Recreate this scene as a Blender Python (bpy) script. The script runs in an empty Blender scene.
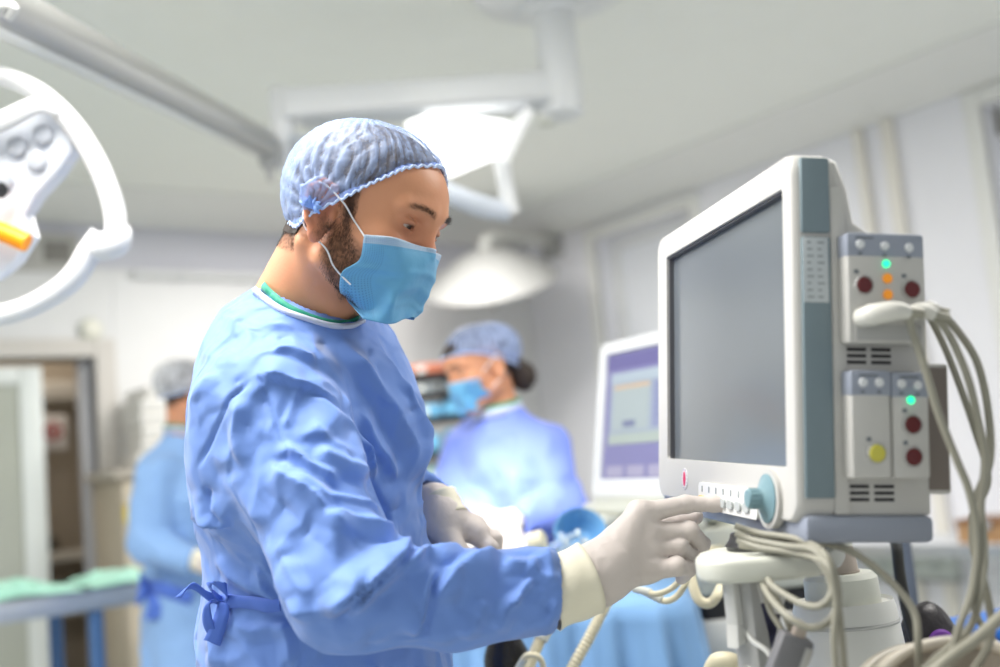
import bpy, bmesh, math, random
import numpy as np
from mathutils import Vector, Matrix
from mathutils.bvhtree import BVHTree

random.seed(7)
rng = np.random.default_rng(7)
SC = bpy.context.scene
COL = SC.collection
R = math.radians

# ------------------------------------------------------------------ camera
FL = 1100.0                                   # focal length in pixels of the 1000 px wide frame
YAW, PITCH, ROLL = R(36.8), math.atan(132 / 1100), R(5.3)
_f = np.array([math.sin(YAW), math.cos(YAW), 0.0])
_r = np.array([math.cos(YAW), -math.sin(YAW), 0.0])
_z = np.array([0.0, 0.0, 1.0])
CF = math.cos(PITCH) * _f + math.sin(PITCH) * _z
_u = -math.sin(PITCH) * _f + math.cos(PITCH) * _z
CR = math.cos(ROLL) * _r - math.sin(ROLL) * _u
CU = math.sin(ROLL) * _r + math.cos(ROLL) * _u
CC = np.array([0.0, 0.0, 1.30])
cam_data = bpy.data.cameras.new('camera')
cam_data.sensor_width = 36.0
cam_data.lens = 36.0 * FL / 1000.0
cam_data.clip_start = 0.05
cam_data.dof.use_dof = True
cam_data.dof.focus_distance = 1.30
cam_data.dof.aperture_fstop = 2.0
cam = bpy.data.objects.new('camera', cam_data)
COL.objects.link(cam)
cam.matrix_world = Matrix(((CR[0], CU[0], -CF[0], CC[0]), (CR[1], CU[1], -CF[1], CC[1]), (CR[2], CU[2], -CF[2], CC[2]), (0, 0, 0, 1)))
SC.camera = cam

# ------------------------------------------------------------------ world, lamps, exposure
world = bpy.data.worlds.new('world')
SC.world = world
world.use_nodes = True
world.node_tree.nodes['Background'].inputs[0].default_value = (0.93, 0.96, 1.0, 1)
world.node_tree.nodes['Background'].inputs[1].default_value = 0.60
SC.view_settings.view_transform = 'Standard'
SC.view_settings.look = 'None'
SC.view_settings.exposure = 0.03
SC.view_settings.gamma = 1.0
SC.view_settings.use_curve_mapping = False


def area_lamp(name, loc, target, sx, sy, watts, color=(1, 1, 1)):
    d = bpy.data.lights.new(name, 'AREA')
    d.shape = 'RECTANGLE'
    d.size, d.size_y = sx, sy
    d.energy = watts
    d.color = color
    o = bpy.data.objects.new(name, d)
    COL.objects.link(o)
    o.location = loc
    o.rotation_euler = (Vector(target) - Vector(loc)).to_track_quat('-Z', 'Y').to_euler()
    return o


area_lamp('ceiling_panel_light', (0.15, 1.35, 2.68), (0.15, 1.35, 0), 1.2, 0.6, 60, (1, 0.97, 0.93))
area_lamp('ceiling_panel_light', (-0.9, 2.4, 2.68), (-0.9, 2.4, 0), 1.2, 0.6, 58, (1, 0.97, 0.93))
area_lamp('ceiling_panel_light', (2.6, 4.2, 2.68), (2.6, 4.2, 0), 1.2, 0.6, 52, (1, 0.97, 0.93))
area_lamp('ceiling_panel_light', (2.4, 0.6, 2.68), (2.4, 0.6, 0), 1.2, 0.6, 40, (1, 0.97, 0.93))


# ------------------------------------------------------------------ points from the photograph's frame
def P(x, y, d):
    """the point seen at pixel (x, y) at distance d along the view axis"""
    return CC + d * (CF + (x - 500) / FL * CR + (333.5 - y) / FL * CU)


def PX(q):
    v = np.asarray(q, dtype=float) - CC
    d = v @ CF
    return 500 + FL * (v @ CR) / d, 333.5 - FL * (v @ CU) / d, d


def hit(x, y, axis, c):
    """where the ray of a pixel meets the plane axis = c"""
    D = P(x, y, 1) - CC
    return CC + (c - CC[axis]) / D[axis] * D


def rotz(t):
    c, s = math.cos(t), math.sin(t)
    return np.array([[c, -s, 0], [s, c, 0], [0, 0, 1.0]])


def roty(t):
    c, s = math.cos(t), math.sin(t)
    return np.array([[c, 0, s], [0, 1, 0], [-s, 0, c]])


def rotx(t):
    c, s = math.cos(t), math.sin(t)
    return np.array([[1, 0, 0], [0, c, -s], [0, s, c]])


def frame(Rm, o):
    m = Matrix.Identity(4)
    for i in range(3):
        for j in range(3):
            m[i][j] = Rm[i][j]
        m[i][3] = o[i]
    return m


# ------------------------------------------------------------------ materials
MATS = {}


def mat(name, color, rough=0.5, metal=0.0, emit=0.0, spec=0.5, bump=None, vary=0.0, alpha=1.0, trans=0.0, attr=False, sheen=0.0, sss=0.0, ior=1.45):
    """bump = (scale, strength, distance); vary = slight procedural colour variation; attr = colour from the mesh's 'col' attribute"""
    if name in MATS:
        return MATS[name]
    m = bpy.data.materials.new(name)
    m.use_nodes = True
    nt = m.node_tree
    b = nt.nodes['Principled BSDF']
    c = (*color, 1)
    b.inputs['Base Color'].default_value = c
    b.inputs['Roughness'].default_value = rough
    b.inputs['Metallic'].default_value = metal
    b.inputs['Specular IOR Level'].default_value = spec
    b.inputs['IOR'].default_value = ior
    b.inputs['Alpha'].default_value = alpha
    b.inputs['Transmission Weight'].default_value = trans
    b.inputs['Sheen Weight'].default_value = sheen
    if sss:
        b.inputs['Subsurface Weight'].default_value = sss
        b.inputs['Subsurface Radius'].default_value = (0.012, 0.005, 0.003)
        b.inputs['Subsurface Scale'].default_value = 0.5
    if emit:
        b.inputs['Emission Color'].default_value = c
        b.inputs['Emission Strength'].default_value = emit
    tc = nt.nodes.new('ShaderNodeTexCoord')
    src = None
    if attr:
        a = nt.nodes.new('ShaderNodeAttribute')
        a.attribute_name = 'col'
        src = a.outputs['Color']
        nt.links.new(src, b.inputs['Base Color'])
    if vary:
        n = nt.nodes.new('ShaderNodeTexNoise')
        n.inputs['Scale'].default_value = 9.0
        n.inputs['Detail'].default_value = 4
        nt.links.new(tc.outputs['Object'], n.inputs['Vector'])
        h = nt.nodes.new('ShaderNodeHueSaturation')
        mr = nt.nodes.new('ShaderNodeMapRange')
        mr.inputs['To Min'].default_value = 1 - vary
        mr.inputs['To Max'].default_value = 1 + vary
        nt.links.new(n.outputs['Fac'], mr.inputs['Value'])
        nt.links.new(mr.outputs['Result'], h.inputs['Value'])
        if src is not None:
            nt.links.new(src, h.inputs['Color'])
        else:
            h.inputs['Color'].default_value = c
        nt.links.new(h.outputs['Color'], b.inputs['Base Color'])
    if bump:
        n = nt.nodes.new('ShaderNodeTexNoise')
        n.inputs['Scale'].default_value = bump[0]
        n.inputs['Detail'].default_value = 5
        nt.links.new(tc.outputs['Object'], n.inputs['Vector'])
        bp = nt.nodes.new('ShaderNodeBump')
        bp.inputs['Strength'].default_value = bump[1]
        bp.inputs['Distance'].default_value = bump[2]
        nt.links.new(n.outputs['Fac'], bp.inputs['Height'])
        nt.links.new(bp.outputs['Normal'], b.inputs['Normal'])
    MATS[name] = m
    return m


def cloth_mat(name, color, scale=14.0, dist=0.006, strength=0.6, translucent=0.15, rough=0.62):
    """crumpled non-woven cloth: sharp creases from ridged noise, a fine weave, a little light coming through"""
    if name in MATS:
        return MATS[name]
    m = bpy.data.materials.new(name)
    m.use_nodes = True
    nt = m.node_tree
    N, L = nt.nodes, nt.links
    b = N['Principled BSDF']
    b.inputs['Base Color'].default_value = (*color, 1)
    b.inputs['Roughness'].default_value = rough
    b.inputs['Specular IOR Level'].default_value = 0.35
    b.inputs['Sheen Weight'].default_value = 0.25
    tc = N.new('ShaderNodeTexCoord')
    warp = N.new('ShaderNodeTexNoise')
    warp.inputs['Scale'].default_value = scale * 0.5
    L.new(tc.outputs['Object'], warp.inputs['Vector'])
    add = N.new('ShaderNodeVectorMath')
    add.operation = 'MULTIPLY_ADD'
    L.new(warp.outputs['Color'], add.inputs[0])
    add.inputs[1].default_value = (0.10, 0.10, 0.10)
    L.new(tc.outputs['Object'], add.inputs[2])
    n1 = N.new('ShaderNodeTexNoise')
    n1.noise_type = 'RIDGED_MULTIFRACTAL'
    n1.inputs['Scale'].default_value = scale
    n1.inputs['Detail'].default_value = 2.0
    L.new(add.outputs[0], n1.inputs['Vector'])
    v = N.new('ShaderNodeTexVoronoi')
    v.feature = 'SMOOTH_F1'
    v.inputs['Scale'].default_value = scale * 1.3
    L.new(add.outputs[0], v.inputs['Vector'])
    n2 = N.new('ShaderNodeTexNoise')
    n2.inputs['Scale'].default_value = 900
    L.new(tc.outputs['Object'], n2.inputs['Vector'])
    s1 = N.new('ShaderNodeMath')
    s1.operation = 'MULTIPLY_ADD'
    L.new(v.outputs['Distance'], s1.inputs[0])
    s1.inputs[1].default_value = 1.3
    L.new(n1.outputs['Fac'], s1.inputs[2])
    s2 = N.new('ShaderNodeMath')
    s2.operation = 'MULTIPLY_ADD'
    L.new(n2.outputs['Fac'], s2.inputs[0])
    s2.inputs[1].default_value = 0.02
    L.new(s1.outputs[0], s2.inputs[2])
    bp = N.new('ShaderNodeBump')
    bp.inputs['Strength'].default_value = strength
    bp.inputs['Distance'].default_value = dist
    L.new(s2.outputs[0], bp.inputs['Height'])
    L.new(bp.outputs['Normal'], b.inputs['Normal'])
    if translucent:
        t = N.new('ShaderNodeBsdfTranslucent')
        t.inputs['Color'].default_value = (*color, 1)
        mx = N.new('ShaderNodeMixShader')
        mx.inputs[0].default_value = translucent
        L.new(b.outputs[0], mx.inputs[1])
        L.new(t.outputs[0], mx.inputs[2])
        L.new(mx.outputs[0], N['Material Output'].inputs['Surface'])
    MATS[name] = m
    return m


def sheer_mat(name, color, clear=0.3, scale=60.0):
    """thin see-through non-woven of a surgical cap; gathered ridges (mesh attribute 'thick') are denser"""
    if name in MATS:
        return MATS[name]
    m = bpy.data.materials.new(name)
    m.use_nodes = True
    nt = m.node_tree
    N, L = nt.nodes, nt.links
    b = N['Principled BSDF']
    b.inputs['Base Color'].default_value = (*color, 1)
    b.inputs['Roughness'].default_value = 0.4
    tr = N.new('ShaderNodeBsdfTransparent')
    tl = N.new('ShaderNodeBsdfTranslucent')
    tl.inputs['Color'].default_value = (*color, 1)
    tc = N.new('ShaderNodeTexCoord')
    n = N.new('ShaderNodeTexNoise')
    n.inputs['Scale'].default_value = scale * 3
    n.inputs['Detail'].default_value = 4
    L.new(tc.outputs['Object'], n.inputs['Vector'])
    at = N.new('ShaderNodeAttribute')
    at.attribute_name = 'thick'
    ad = N.new('ShaderNodeMath')
    ad.operation = 'MULTIPLY_ADD'
    L.new(n.outputs['Fac'], ad.inputs[0])
    ad.inputs[1].default_value = 0.5
    L.new(at.outputs['Fac'], ad.inputs[2])
    mr = N.new('ShaderNodeMapRange')
    mr.inputs['From Min'].default_value = 0.25
    mr.inputs['From Max'].default_value = 1.15
    mr.inputs['To Min'].default_value = min(0.97, clear + 0.28)
    mr.inputs['To Max'].default_value = max(0.0, clear - 0.42)
    L.new(ad.outputs[0], mr.inputs['Value'])
    bp = N.new('ShaderNodeBump')
    bp.inputs['Strength'].default_value = 0.5
    bp.inputs['Distance'].default_value = 0.002
    L.new(n.outputs['Fac'], bp.inputs['Height'])
    L.new(bp.outputs['Normal'], b.inputs['Normal'])
    m1 = N.new('ShaderNodeMixShader')
    m1.inputs[0].default_value = 0.3
    L.new(b.outputs[0], m1.inputs[1])
    L.new(tl.outputs[0], m1.inputs[2])
    m2 = N.new('ShaderNodeMixShader')
    L.new(mr.outputs['Result'], m2.inputs[0])
    L.new(m1.outputs[0], m2.inputs[1])
    L.new(tr.outputs[0], m2.inputs[2])
    L.new(m2.outputs[0], N['Material Output'].inputs['Surface'])
    MATS[name] = m
    return m


def srgb(r, g, b):
    return tuple(((c / 255) / 12.92 if c / 255 <= 0.04045 else ((c / 255 + 0.055) / 1.055) ** 2.4) for c in (r, g, b))


M_WALL = mat('wall_paint', (0.86, 0.86, 0.90), 0.55, vary=0.02, bump=(60, 0.05, 0.002))
M_CEIL = mat('ceiling_paint', (0.89, 0.90, 0.85), 0.8, vary=0.02)
M_TRIM = mat('trim_paint', (0.82, 0.82, 0.79), 0.5, vary=0.02)
M_FLOOR = mat('pale_vinyl', (0.54, 0.56, 0.53), 0.35, vary=0.12, bump=(30, 0.05, 0.002))
M_WHITE = mat('white_plastic', (0.66, 0.66, 0.63), 0.4, vary=0.02)
M_LWHITE = mat('white_lacquer', (0.76, 0.77, 0.77), 0.3, vary=0.02)
M_CREAM = mat('cream_plastic', (0.62, 0.63, 0.56), 0.42, vary=0.02)
M_CASE = mat('monitor_case', (0.55, 0.54, 0.515), 0.45, vary=0.02, bump=(400, 0.06, 0.001))
M_SLATE = mat('slate_plastic', (0.185, 0.245, 0.275), 0.45, vary=0.03)
M_GREYBLUE = mat('grey_blue_plastic', (0.30, 0.33, 0.40), 0.45, vary=0.03)
M_GREY = mat('grey_plastic', (0.42, 0.42, 0.41), 0.45, vary=0.03)
M_TAUPE = mat('taupe_plastic', (0.42, 0.36, 0.31), 0.5, vary=0.03)
M_DARK = mat('dark_plastic', (0.02, 0.02, 0.022), 0.4, vary=0.1)
M_STEEL = mat('brushed_steel', (0.55, 0.57, 0.60), 0.32, metal=1.0, vary=0.05, bump=(200, 0.05, 0.001))
M_ALU = mat('grey_aluminium', (0.48, 0.48, 0.46), 0.35, metal=0.6, vary=0.03)
M_CABLE = mat('grey_cable', (0.30, 0.29, 0.235), 0.5, vary=0.06)
M_HOSE = mat('cream_hose', (0.72, 0.66, 0.47), 0.45, vary=0.05)
M_SKIN = mat('skin', (0.6, 0.36, 0.25), 0.46, attr=True, vary=0.05, bump=(260, 0.18, 0.0012), sss=0.12, spec=0.4)
M_SKINSOFT = MATS['skin']
M_HAIR = mat('dark_hair', (0.035, 0.022, 0.016), 0.5, vary=0.3, bump=(300, 0.5, 0.002))
M_GOWN = cloth_mat('blue_gown_cloth', srgb(116, 154, 228), 20, 0.012, 0.85, 0.12)
M_GOWNB = cloth_mat('blue_gown_cloth_assistant', srgb(122, 144, 230), 9, 0.01, 0.6, 0.12)
M_TIE = cloth_mat('blue_tie_cloth', srgb(92, 130, 222), 30, 0.003, 0.4, 0.2)
M_COLLAR = cloth_mat('white_collar_band', srgb(214, 222, 240), 60, 0.002, 0.4, 0.1)
M_SCRUB = cloth_mat('green_scrubs', srgb(20, 150, 120), 40, 0.003, 0.4, 0.0)
M_GLOVE = mat('latex_glove', srgb(208, 198, 192), 0.5, vary=0.04, bump=(90, 0.25, 0.003), spec=0.35)
M_CUFF = mat('latex_cuff', srgb(232, 226, 204), 0.55, vary=0.03, bump=(60, 0.3, 0.003))
M_CAP = sheer_mat('sheer_cap', (0.46, 0.61, 0.97), 0.74)
M_CAPEDGE = mat('cap_elastic', (0.55, 0.68, 0.96), 0.6, vary=0.1, bump=(200, 0.4, 0.002))
M_DRAPE = cloth_mat('blue_drape', srgb(128, 172, 218), 5, 0.012, 0.5, 0.1)
M_MINT = cloth_mat('mint_drape', srgb(168, 222, 200), 9, 0.012, 0.7, 0.1)
M_PACK = cloth_mat('blue_pack_wrap', srgb(110, 180, 220), 12, 0.01, 0.5, 0.0)


# ------------------------------------------------------------------ mesh helpers
ROOT_MAT = {}


def link_mesh(name, me, material, parent=None, world_space=True, smooth=True):
    """links a mesh as ONE object; with world_space the mesh is given in world coordinates and moved into its parent's frame"""
    o = bpy.data.objects.new(name, me)
    COL.objects.link(o)
    for mm in (material if isinstance(material, (list, tuple)) else [material]):
        me.materials.append(mm)
    if smooth:
        me.polygons.foreach_set('use_smooth', np.ones(len(me.polygons), dtype=bool))
    if parent is not None:
        o.parent = parent
        if world_space and parent.name in ROOT_MAT:
            me.transform(ROOT_MAT[parent.name].inverted())
            if me.polygons and ROOT_MAT[parent.name].determinant() < 0:
                me.flip_normals()
        ROOT_MAT[o.name] = ROOT_MAT.get(parent.name, Matrix.Identity(4))
    return o


def thing(name, label, cat, loc=(0, 0, 0), rot=None, group=None):
    o = bpy.data.objects.new(name, None)
    o.empty_display_size = 0.05
    COL.objects.link(o)
    m = frame(np.eye(3) if rot is None else rot, loc)
    o.matrix_world = m
    ROOT_MAT[o.name] = m
    o['label'] = label
    o['category'] = cat
    if group:
        o['group'] = group
    return o


def tag(o, label, cat, group=None, kind=None):
    o['label'] = label
    o['category'] = cat
    if group:
        o['group'] = group
    if kind:
        o['kind'] = kind
    return o


def mesh_np(name, V, Q):
    V = np.asarray(V, dtype=np.float32)
    Q = np.asarray(Q, dtype=np.int32)
    me = bpy.data.meshes.new(name)
    me.vertices.add(len(V))
    me.vertices.foreach_set('co', V.ravel())
    k = Q.shape[1]
    me.loops.add(Q.size)
    me.loops.foreach_set('vertex_index', Q.ravel())
    me.polygons.add(len(Q))
    me.polygons.foreach_set('loop_start', np.arange(0, Q.size, k, dtype=np.int32))
    me.polygons.foreach_set('loop_total', np.full(len(Q), k, dtype=np.int32))
    me.update(calc_edges=True)
    me.validate()
    return me


def set_col(me, colors):
    a = me.attributes.new('col', 'FLOAT_COLOR', 'POINT')
    c = np.ones((len(me.vertices), 4), dtype=np.float32)
    c[:, :3] = colors
    a.data.foreach_set('color', c.ravel())


class MB:
    """collects shapes in one bmesh; every shape may take a 4x4 matrix"""

    def __init__(self):
        self.bm = bmesh.new()

    def _place(self, vs, m):
        if m is not None:
            bmesh.ops.transform(self.bm, matrix=m, verts=vs)

    def box(self, lo, hi, bev=0.0, seg=2, m=None, mi=0):
        b2 = bmesh.new()
        bmesh.ops.create_cube(b2, size=1.0)
        for v in b2.verts:
            v.co = Vector([lo[i] + (v.co[i] + 0.5) * (hi[i] - lo[i]) for i in range(3)])
        if bev:
            bmesh.ops.bevel(b2, geom=b2.edges[:] + b2.verts[:], offset=bev, segments=seg, affect='EDGES', profile=0.5)
        for f in b2.faces:
            f.material_index = mi
        self.absorb(b2, m)
        return self

    def absorb(self, b2, m=None):
        if m is not None:
            bmesh.ops.transform(b2, matrix=m, verts=b2.verts)
        me = bpy.data.meshes.new('tmp')
        b2.to_mesh(me)
        b2.free()
        self.bm.from_mesh(me)
        bpy.data.meshes.remove(me)

    def prism(self, poly, y0, y1, bev=0.0, seg=3, m=None, mi=0):
        """polygon of (x, z) pushed from y0 to y1"""
        b2 = bmesh.new()
        a = [b2.verts.new((x, y0, z)) for x, z in poly]
        f = b2.faces.new(a)
        r = bmesh.ops.extrude_face_region(b2, geom=[f])
        for v in r['geom']:
            if isinstance(v, bmesh.types.BMVert):
                v.co.y = y1
        bmesh.ops.recalc_face_normals(b2, faces=b2.faces)
        if bev:
            es = [e for e in b2.edges if abs(e.verts[0].co.y - e.verts[1].co.y) < 1e-6]
            bmesh.ops.bevel(b2, geom=es, offset=bev, segments=seg, affect='EDGES', profile=0.5)
        for f in b2.faces:
            f.material_index = mi
        self.absorb(b2, m)
        return self

    def lathe(self, prof, n=32, m=None, mi=0):
        """profile of (radius, z) turned about z"""
        b2 = bmesh.new()
        rings = []
        for r, z in prof:
            if r < 1e-6:
                rings.append([b2.verts.new((0, 0, z))])
            else:
                rings.append([b2.verts.new((r * math.cos(2 * math.pi * i / n), r * math.sin(2 * math.pi * i / n), z)) for i in range(n)])
        for a, b in zip(rings, rings[1:]):
            for i in range(n):
                j = (i + 1) % n
                if len(a) == 1 and len(b) == 1:
                    continue
                if len(a) == 1:
                    b2.faces.new((a[0], b[j], b[i]))
                elif len(b) == 1:
                    b2.faces.new((a[i], a[j], b[0]))
                else:
                    b2.faces.new((a[i], a[j], b[j], b[i]))
        bmesh.ops.recalc_face_normals(b2, faces=b2.faces)
        for f in b2.faces:
            f.material_index = mi
        self.absorb(b2, m)
        return self

    def tube(self, pts, rad, n=10, smooth=True, closed=False, caps=True, m=None, mi=0, flat=1.0, res=6):
        """round bar along a line of points; rad a number or one per point; flat squeezes the second axis"""
        pts = [np.asarray(p, dtype=float) for p in pts]
        rads = [rad] * len(pts) if np.isscalar(rad) else list(rad)
        if smooth and len(pts) > 2:
            pts, rads = catmull(pts, rads, res, closed)
        b2 = bmesh.new()
        N = len(pts)
        rings = []
        up = None
        for i in range(N):
            if closed:
                t = pts[(i + 1) % N] - pts[i - 1]
            else:
                t = pts[min(i + 1, N - 1)] - pts[max(i - 1, 0)]
            t = t / (np.linalg.norm(t) + 1e-12)
            if up is None:
                up = np.array([0, 0, 1.0]) if abs(t[2]) < 0.9 else np.array([1.0, 0, 0])
            a = up - t * (up @ t)
            a /= np.linalg.norm(a) + 1e-12
            up = a
            c = np.cross(t, a)
            rings.append([b2.verts.new(pts[i] + rads[i] * (a * math.cos(2 * math.pi * k / n) + flat * c * math.sin(2 * math.pi * k / n))) for k in range(n)])
        pairs = list(zip(rings, rings[1:])) + ([(rings[-1], rings[0])] if closed else [])
        for A, B in pairs:
            for k in range(n):
                b2.faces.new((A[k], A[(k + 1) % n], B[(k + 1) % n], B[k]))
        if caps and not closed:
            b2.faces.new(rings[0][::-1])
            b2.faces.new(rings[-1])
        bmesh.ops.recalc_face_normals(b2, faces=b2.faces)
        for f in b2.faces:
            f.material_index = mi
        self.absorb(b2, m)
        return self

    def cyl(self, a, b, r0, r1=None, n=28, bev=0.0, mi=0):
        """cylinder or cone from a to b with slightly rounded rims"""
        a, b = np.asarray(a, float), np.asarray(b, float)
        r1 = r0 if r1 is None else r1
        h = np.linalg.norm(b - a)
        q = Vector(b - a).to_track_quat('Z', 'Y').to_matrix().to_4x4()
        q.translation = Vector(a)
        e = bev or min(0.002, 0.2 * h, 0.3 * min(r0, r1))
        self.lathe([(0, 0), (r0 - e, 0), (r0, e), (r1, h - e), (r1 - e, h), (0, h)], n, q, mi)
        return self

    def build(self, name, material, parent=None, world_space=False, smooth=True, angle=35):
        me = bpy.data.meshes.new(name)
        self.bm.to_mesh(me)
        self.bm.free()
        o = link_mesh(name, me, material, parent, world_space, smooth)
        if smooth:
            sharp_by_angle(me, R(angle))
        return o


def sharp_by_angle(me, ang):
    bm = bmesh.new()
    bm.from_mesh(me)
    for e in bm.edges:
        if len(e.link_faces) == 2 and e.calc_face_angle(0) > ang:
            e.smooth = False
    bm.to_mesh(me)
    bm.free()


def catmull(pts, vals, res=6, closed=False):
    n = len(pts)
    out, ov = [], []
    rngi = n if closed else n - 1
    for i in range(rngi):
        if closed:
            p0, p1, p2, p3 = pts[i - 1], pts[i], pts[(i + 1) % n], pts[(i + 2) % n]
            v1, v2 = vals[i], vals[(i + 1) % n]
        else:
            p1, p2 = pts[i], pts[i + 1]
            p0 = pts[i - 1] if i > 0 else 2 * p1 - p2
            p3 = pts[i + 2] if i + 2 < n else 2 * p2 - p1
            v1, v2 = vals[i], vals[i + 1]
        for k in range(res):
            t = k / res
            out.append(0.5 * ((2 * p1) + (-p0 + p2) * t + (2 * p0 - 5 * p1 + 4 * p2 - p3) * t * t + (-p0 + 3 * p1 - 3 * p2 + p3) * t ** 3))
            ov.append(v1 + (v2 - v1) * t)
    if not closed:
        out.append(pts[-1])
        ov.append(vals[-1])
    return out, ov


def rounded_rect(x0, z0, x1, z1, r, n=5):
    out = []
    for cx, cz, a0 in ((x1 - r, z0 + r, -90), (x1 - r, z1 - r, 0), (x0 + r, z1 - r, 90), (x0 + r, z0 + r, 180)):
        for k in range(n + 1):
            a = R(a0 + 90 * k / n)
            out.append((cx + r * math.cos(a), cz + r * math.sin(a)))
    return out


def struct(name, mb, material):
    o = mb.build(name, material, smooth=False)
    o['kind'] = 'structure'
    return o


# ------------------------------------------------------------------ soft-body shapes: signed distances and a surface-net mesher
def sd_cone(p, a, b, ra, rb):
    a, b = np.asarray(a, np.float32), np.asarray(b, np.float32)
    ba = b - a
    h = np.clip(((p - a) @ ba) / np.float32(ba @ ba + 1e-12), 0, 1)
    q = p - a - h[:, None] * ba
    return np.sqrt((q * q).sum(1)) - (ra + (rb - ra) * h)


def sd_ell(p, c, r, Rm=None):
    q = p - np.asarray(c, np.float32)
    if Rm is not None:
        q = q @ np.asarray(Rm, np.float32)
    r = np.asarray(r, np.float32)
    k0 = np.sqrt(((q / r) ** 2).sum(1))
    k1 = np.sqrt(((q / (r * r)) ** 2).sum(1)) + 1e-9
    return k0 * (k0 - 1) / k1


def smin(a, b, k):
    h = np.clip(0.5 + 0.5 * (b - a) / k, 0, 1)
    return b * (1 - h) + a * h - k * h * (1 - h)


def smax(a, b, k):
    return -smin(-a, -b, k)


def surface_net(fn, lo, hi, h, B=14, smooth=2):
    lo, hi = np.asarray(lo, float), np.asarray(hi, float)
    nb = np.maximum(1, np.ceil((hi - lo) / (h * B)).astype(int))
    n = nb * B + 1
    v = np.full(n, 1e3, np.float32)
    ci = np.stack(np.meshgrid(*[np.arange(k) for k in nb], indexing='ij'), -1).reshape(-1, 3)
    cen = (lo + (ci + 0.5) * B * h).astype(np.float32)
    dc = fn(cen)
    reach = B * h * 0.5 * 1.74 * 1.35 + h
    g = np.stack(np.meshgrid(*[np.arange(B + 1)] * 3, indexing='ij'), -1).reshape(-1, 3)
    for c, d in zip(ci, dc):
        s = tuple(slice(c[i] * B, c[i] * B + B + 1) for i in range(3))
        if abs(d) < reach:
            pts = (lo + (c * B + g) * h).astype(np.float32)
            v[s] = fn(pts).reshape(B + 1, B + 1, B + 1)
        elif d < 0:
            t = v[s]
            v[s] = np.where(t > 900, d, t)
    v[0], v[-1], v[:, 0], v[:, -1], v[:, :, 0], v[:, :, -1] = (1e3,) * 6
    s = v < 0
    cnt = np.zeros(np.array(n) - 1, np.int8)
    corner = [(i, j, k) for i in (0, 1) for j in (0, 1) for k in (0, 1)]
    for i, j, k in corner:
        cnt += s[i:n[0] - 1 + i, j:n[1] - 1 + j, k:n[2] - 1 + k]
    act = (cnt > 0) & (cnt < 8)
    idx = np.argwhere(act)
    acc = np.zeros((len(idx), 3))
    num = np.zeros(len(idx))
    for a in corner:
        for ax in range(3):
            if a[ax] == 0:
                b = list(a)
                b[ax] = 1
                ia, ib = idx + a, idx + b
                va, vb = v[ia[:, 0], ia[:, 1], ia[:, 2]], v[ib[:, 0], ib[:, 1], ib[:, 2]]
                cr = (va < 0) != (vb < 0)
                t = np.where(cr, va / np.where(cr, va - vb, 1), 0)
                q = np.repeat(np.array(a, float)[None], len(idx), 0)
                q[:, ax] = t
                acc += q * cr[:, None]
                num += cr
    pos = lo + h * (idx + acc / num[:, None])
    ids = np.full(act.shape, -1, np.int64)
    ids[act] = np.arange(len(idx))
    quads = []
    for ax in range(3):
        o1, o2 = (ax + 1) % 3, (ax + 2) % 3
        sa = [slice(None)] * 3
        sb = [slice(None)] * 3
        sa[ax], sb[ax] = slice(0, n[ax] - 1), slice(1, n[ax])
        e = np.argwhere(s[tuple(sa)] != s[tuple(sb)])
        e = e[(e[:, o1] > 0) & (e[:, o2] > 0) & (e[:, o1] < n[o1] - 1) & (e[:, o2] < n[o2] - 1)]
        ins = s[e[:, 0], e[:, 1], e[:, 2]]
        cs = []
        for d1, d2 in ((0, 0), (-1, 0), (-1, -1), (0, -1)):
            c = e.copy()
            c[:, o1] += d1
            c[:, o2] += d2
            cs.append(ids[c[:, 0], c[:, 1], c[:, 2]])
        q = np.stack(cs, 1)
        q[~ins] = q[~ins][:, ::-1]
        quads.append(q)
    Q = np.concatenate(quads)
    Q = Q[(Q >= 0).all(1)]
    return relax(pos, Q, smooth), Q


def relax(V, Q, it):
    e = np.concatenate([Q[:, [0, 1]], Q[:, [1, 2]], Q[:, [2, 3]], Q[:, [3, 0]]])
    deg = np.bincount(e[:, 0], minlength=len(V)) + np.bincount(e[:, 1], minlength=len(V)) + 1e-9
    for k in range(it):
        for lam in (0.5, -0.48):
            S = np.stack([np.bincount(e[:, 0], V[e[:, 1], i], len(V)) + np.bincount(e[:, 1], V[e[:, 0], i], len(V)) for i in range(3)], 1)
            V = V + lam * (S / deg[:, None] - V)
    return V


def vnormals(V, Q):
    fn_ = np.cross(V[Q[:, 2]] - V[Q[:, 0]], V[Q[:, 3]] - V[Q[:, 1]])
    N = np.zeros_like(V)
    for k in range(4):
        for i in range(3):
            N[:, i] += np.bincount(Q[:, k], fn_[:, i], len(V))
    return N / (np.linalg.norm(N, axis=1, keepdims=True) + 1e-12)


def lattice_noise(p, scale, seed=0):
    """smooth value noise in 3-D, vectorised"""
    q = np.asarray(p, float) * scale
    i0 = np.floor(q).astype(np.int64)
    fr = q - i0
    w = fr * fr * (3 - 2 * fr)

    def hsh(i):
        x = (i[:, 0] * 374761393 + i[:, 1] * 668265263 + i[:, 2] * 2147483647 + seed * 1274126177) & 0xffffffff
        x = ((x ^ (x >> 13)) * 1274126177) & 0xffffffff
        x = x ^ (x >> 16)
        return (x & 0xffff) / 65535.0 * 2 - 1
    out = 0
    for a in (0, 1):
        for b in (0, 1):
            for c in (0, 1):
                out = out + hsh(i0 + (a, b, c)) * (w[:, 0] if a else 1 - w[:, 0]) * (w[:, 1] if b else 1 - w[:, 1]) * (w[:, 2] if c else 1 - w[:, 2])
    return out


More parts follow.
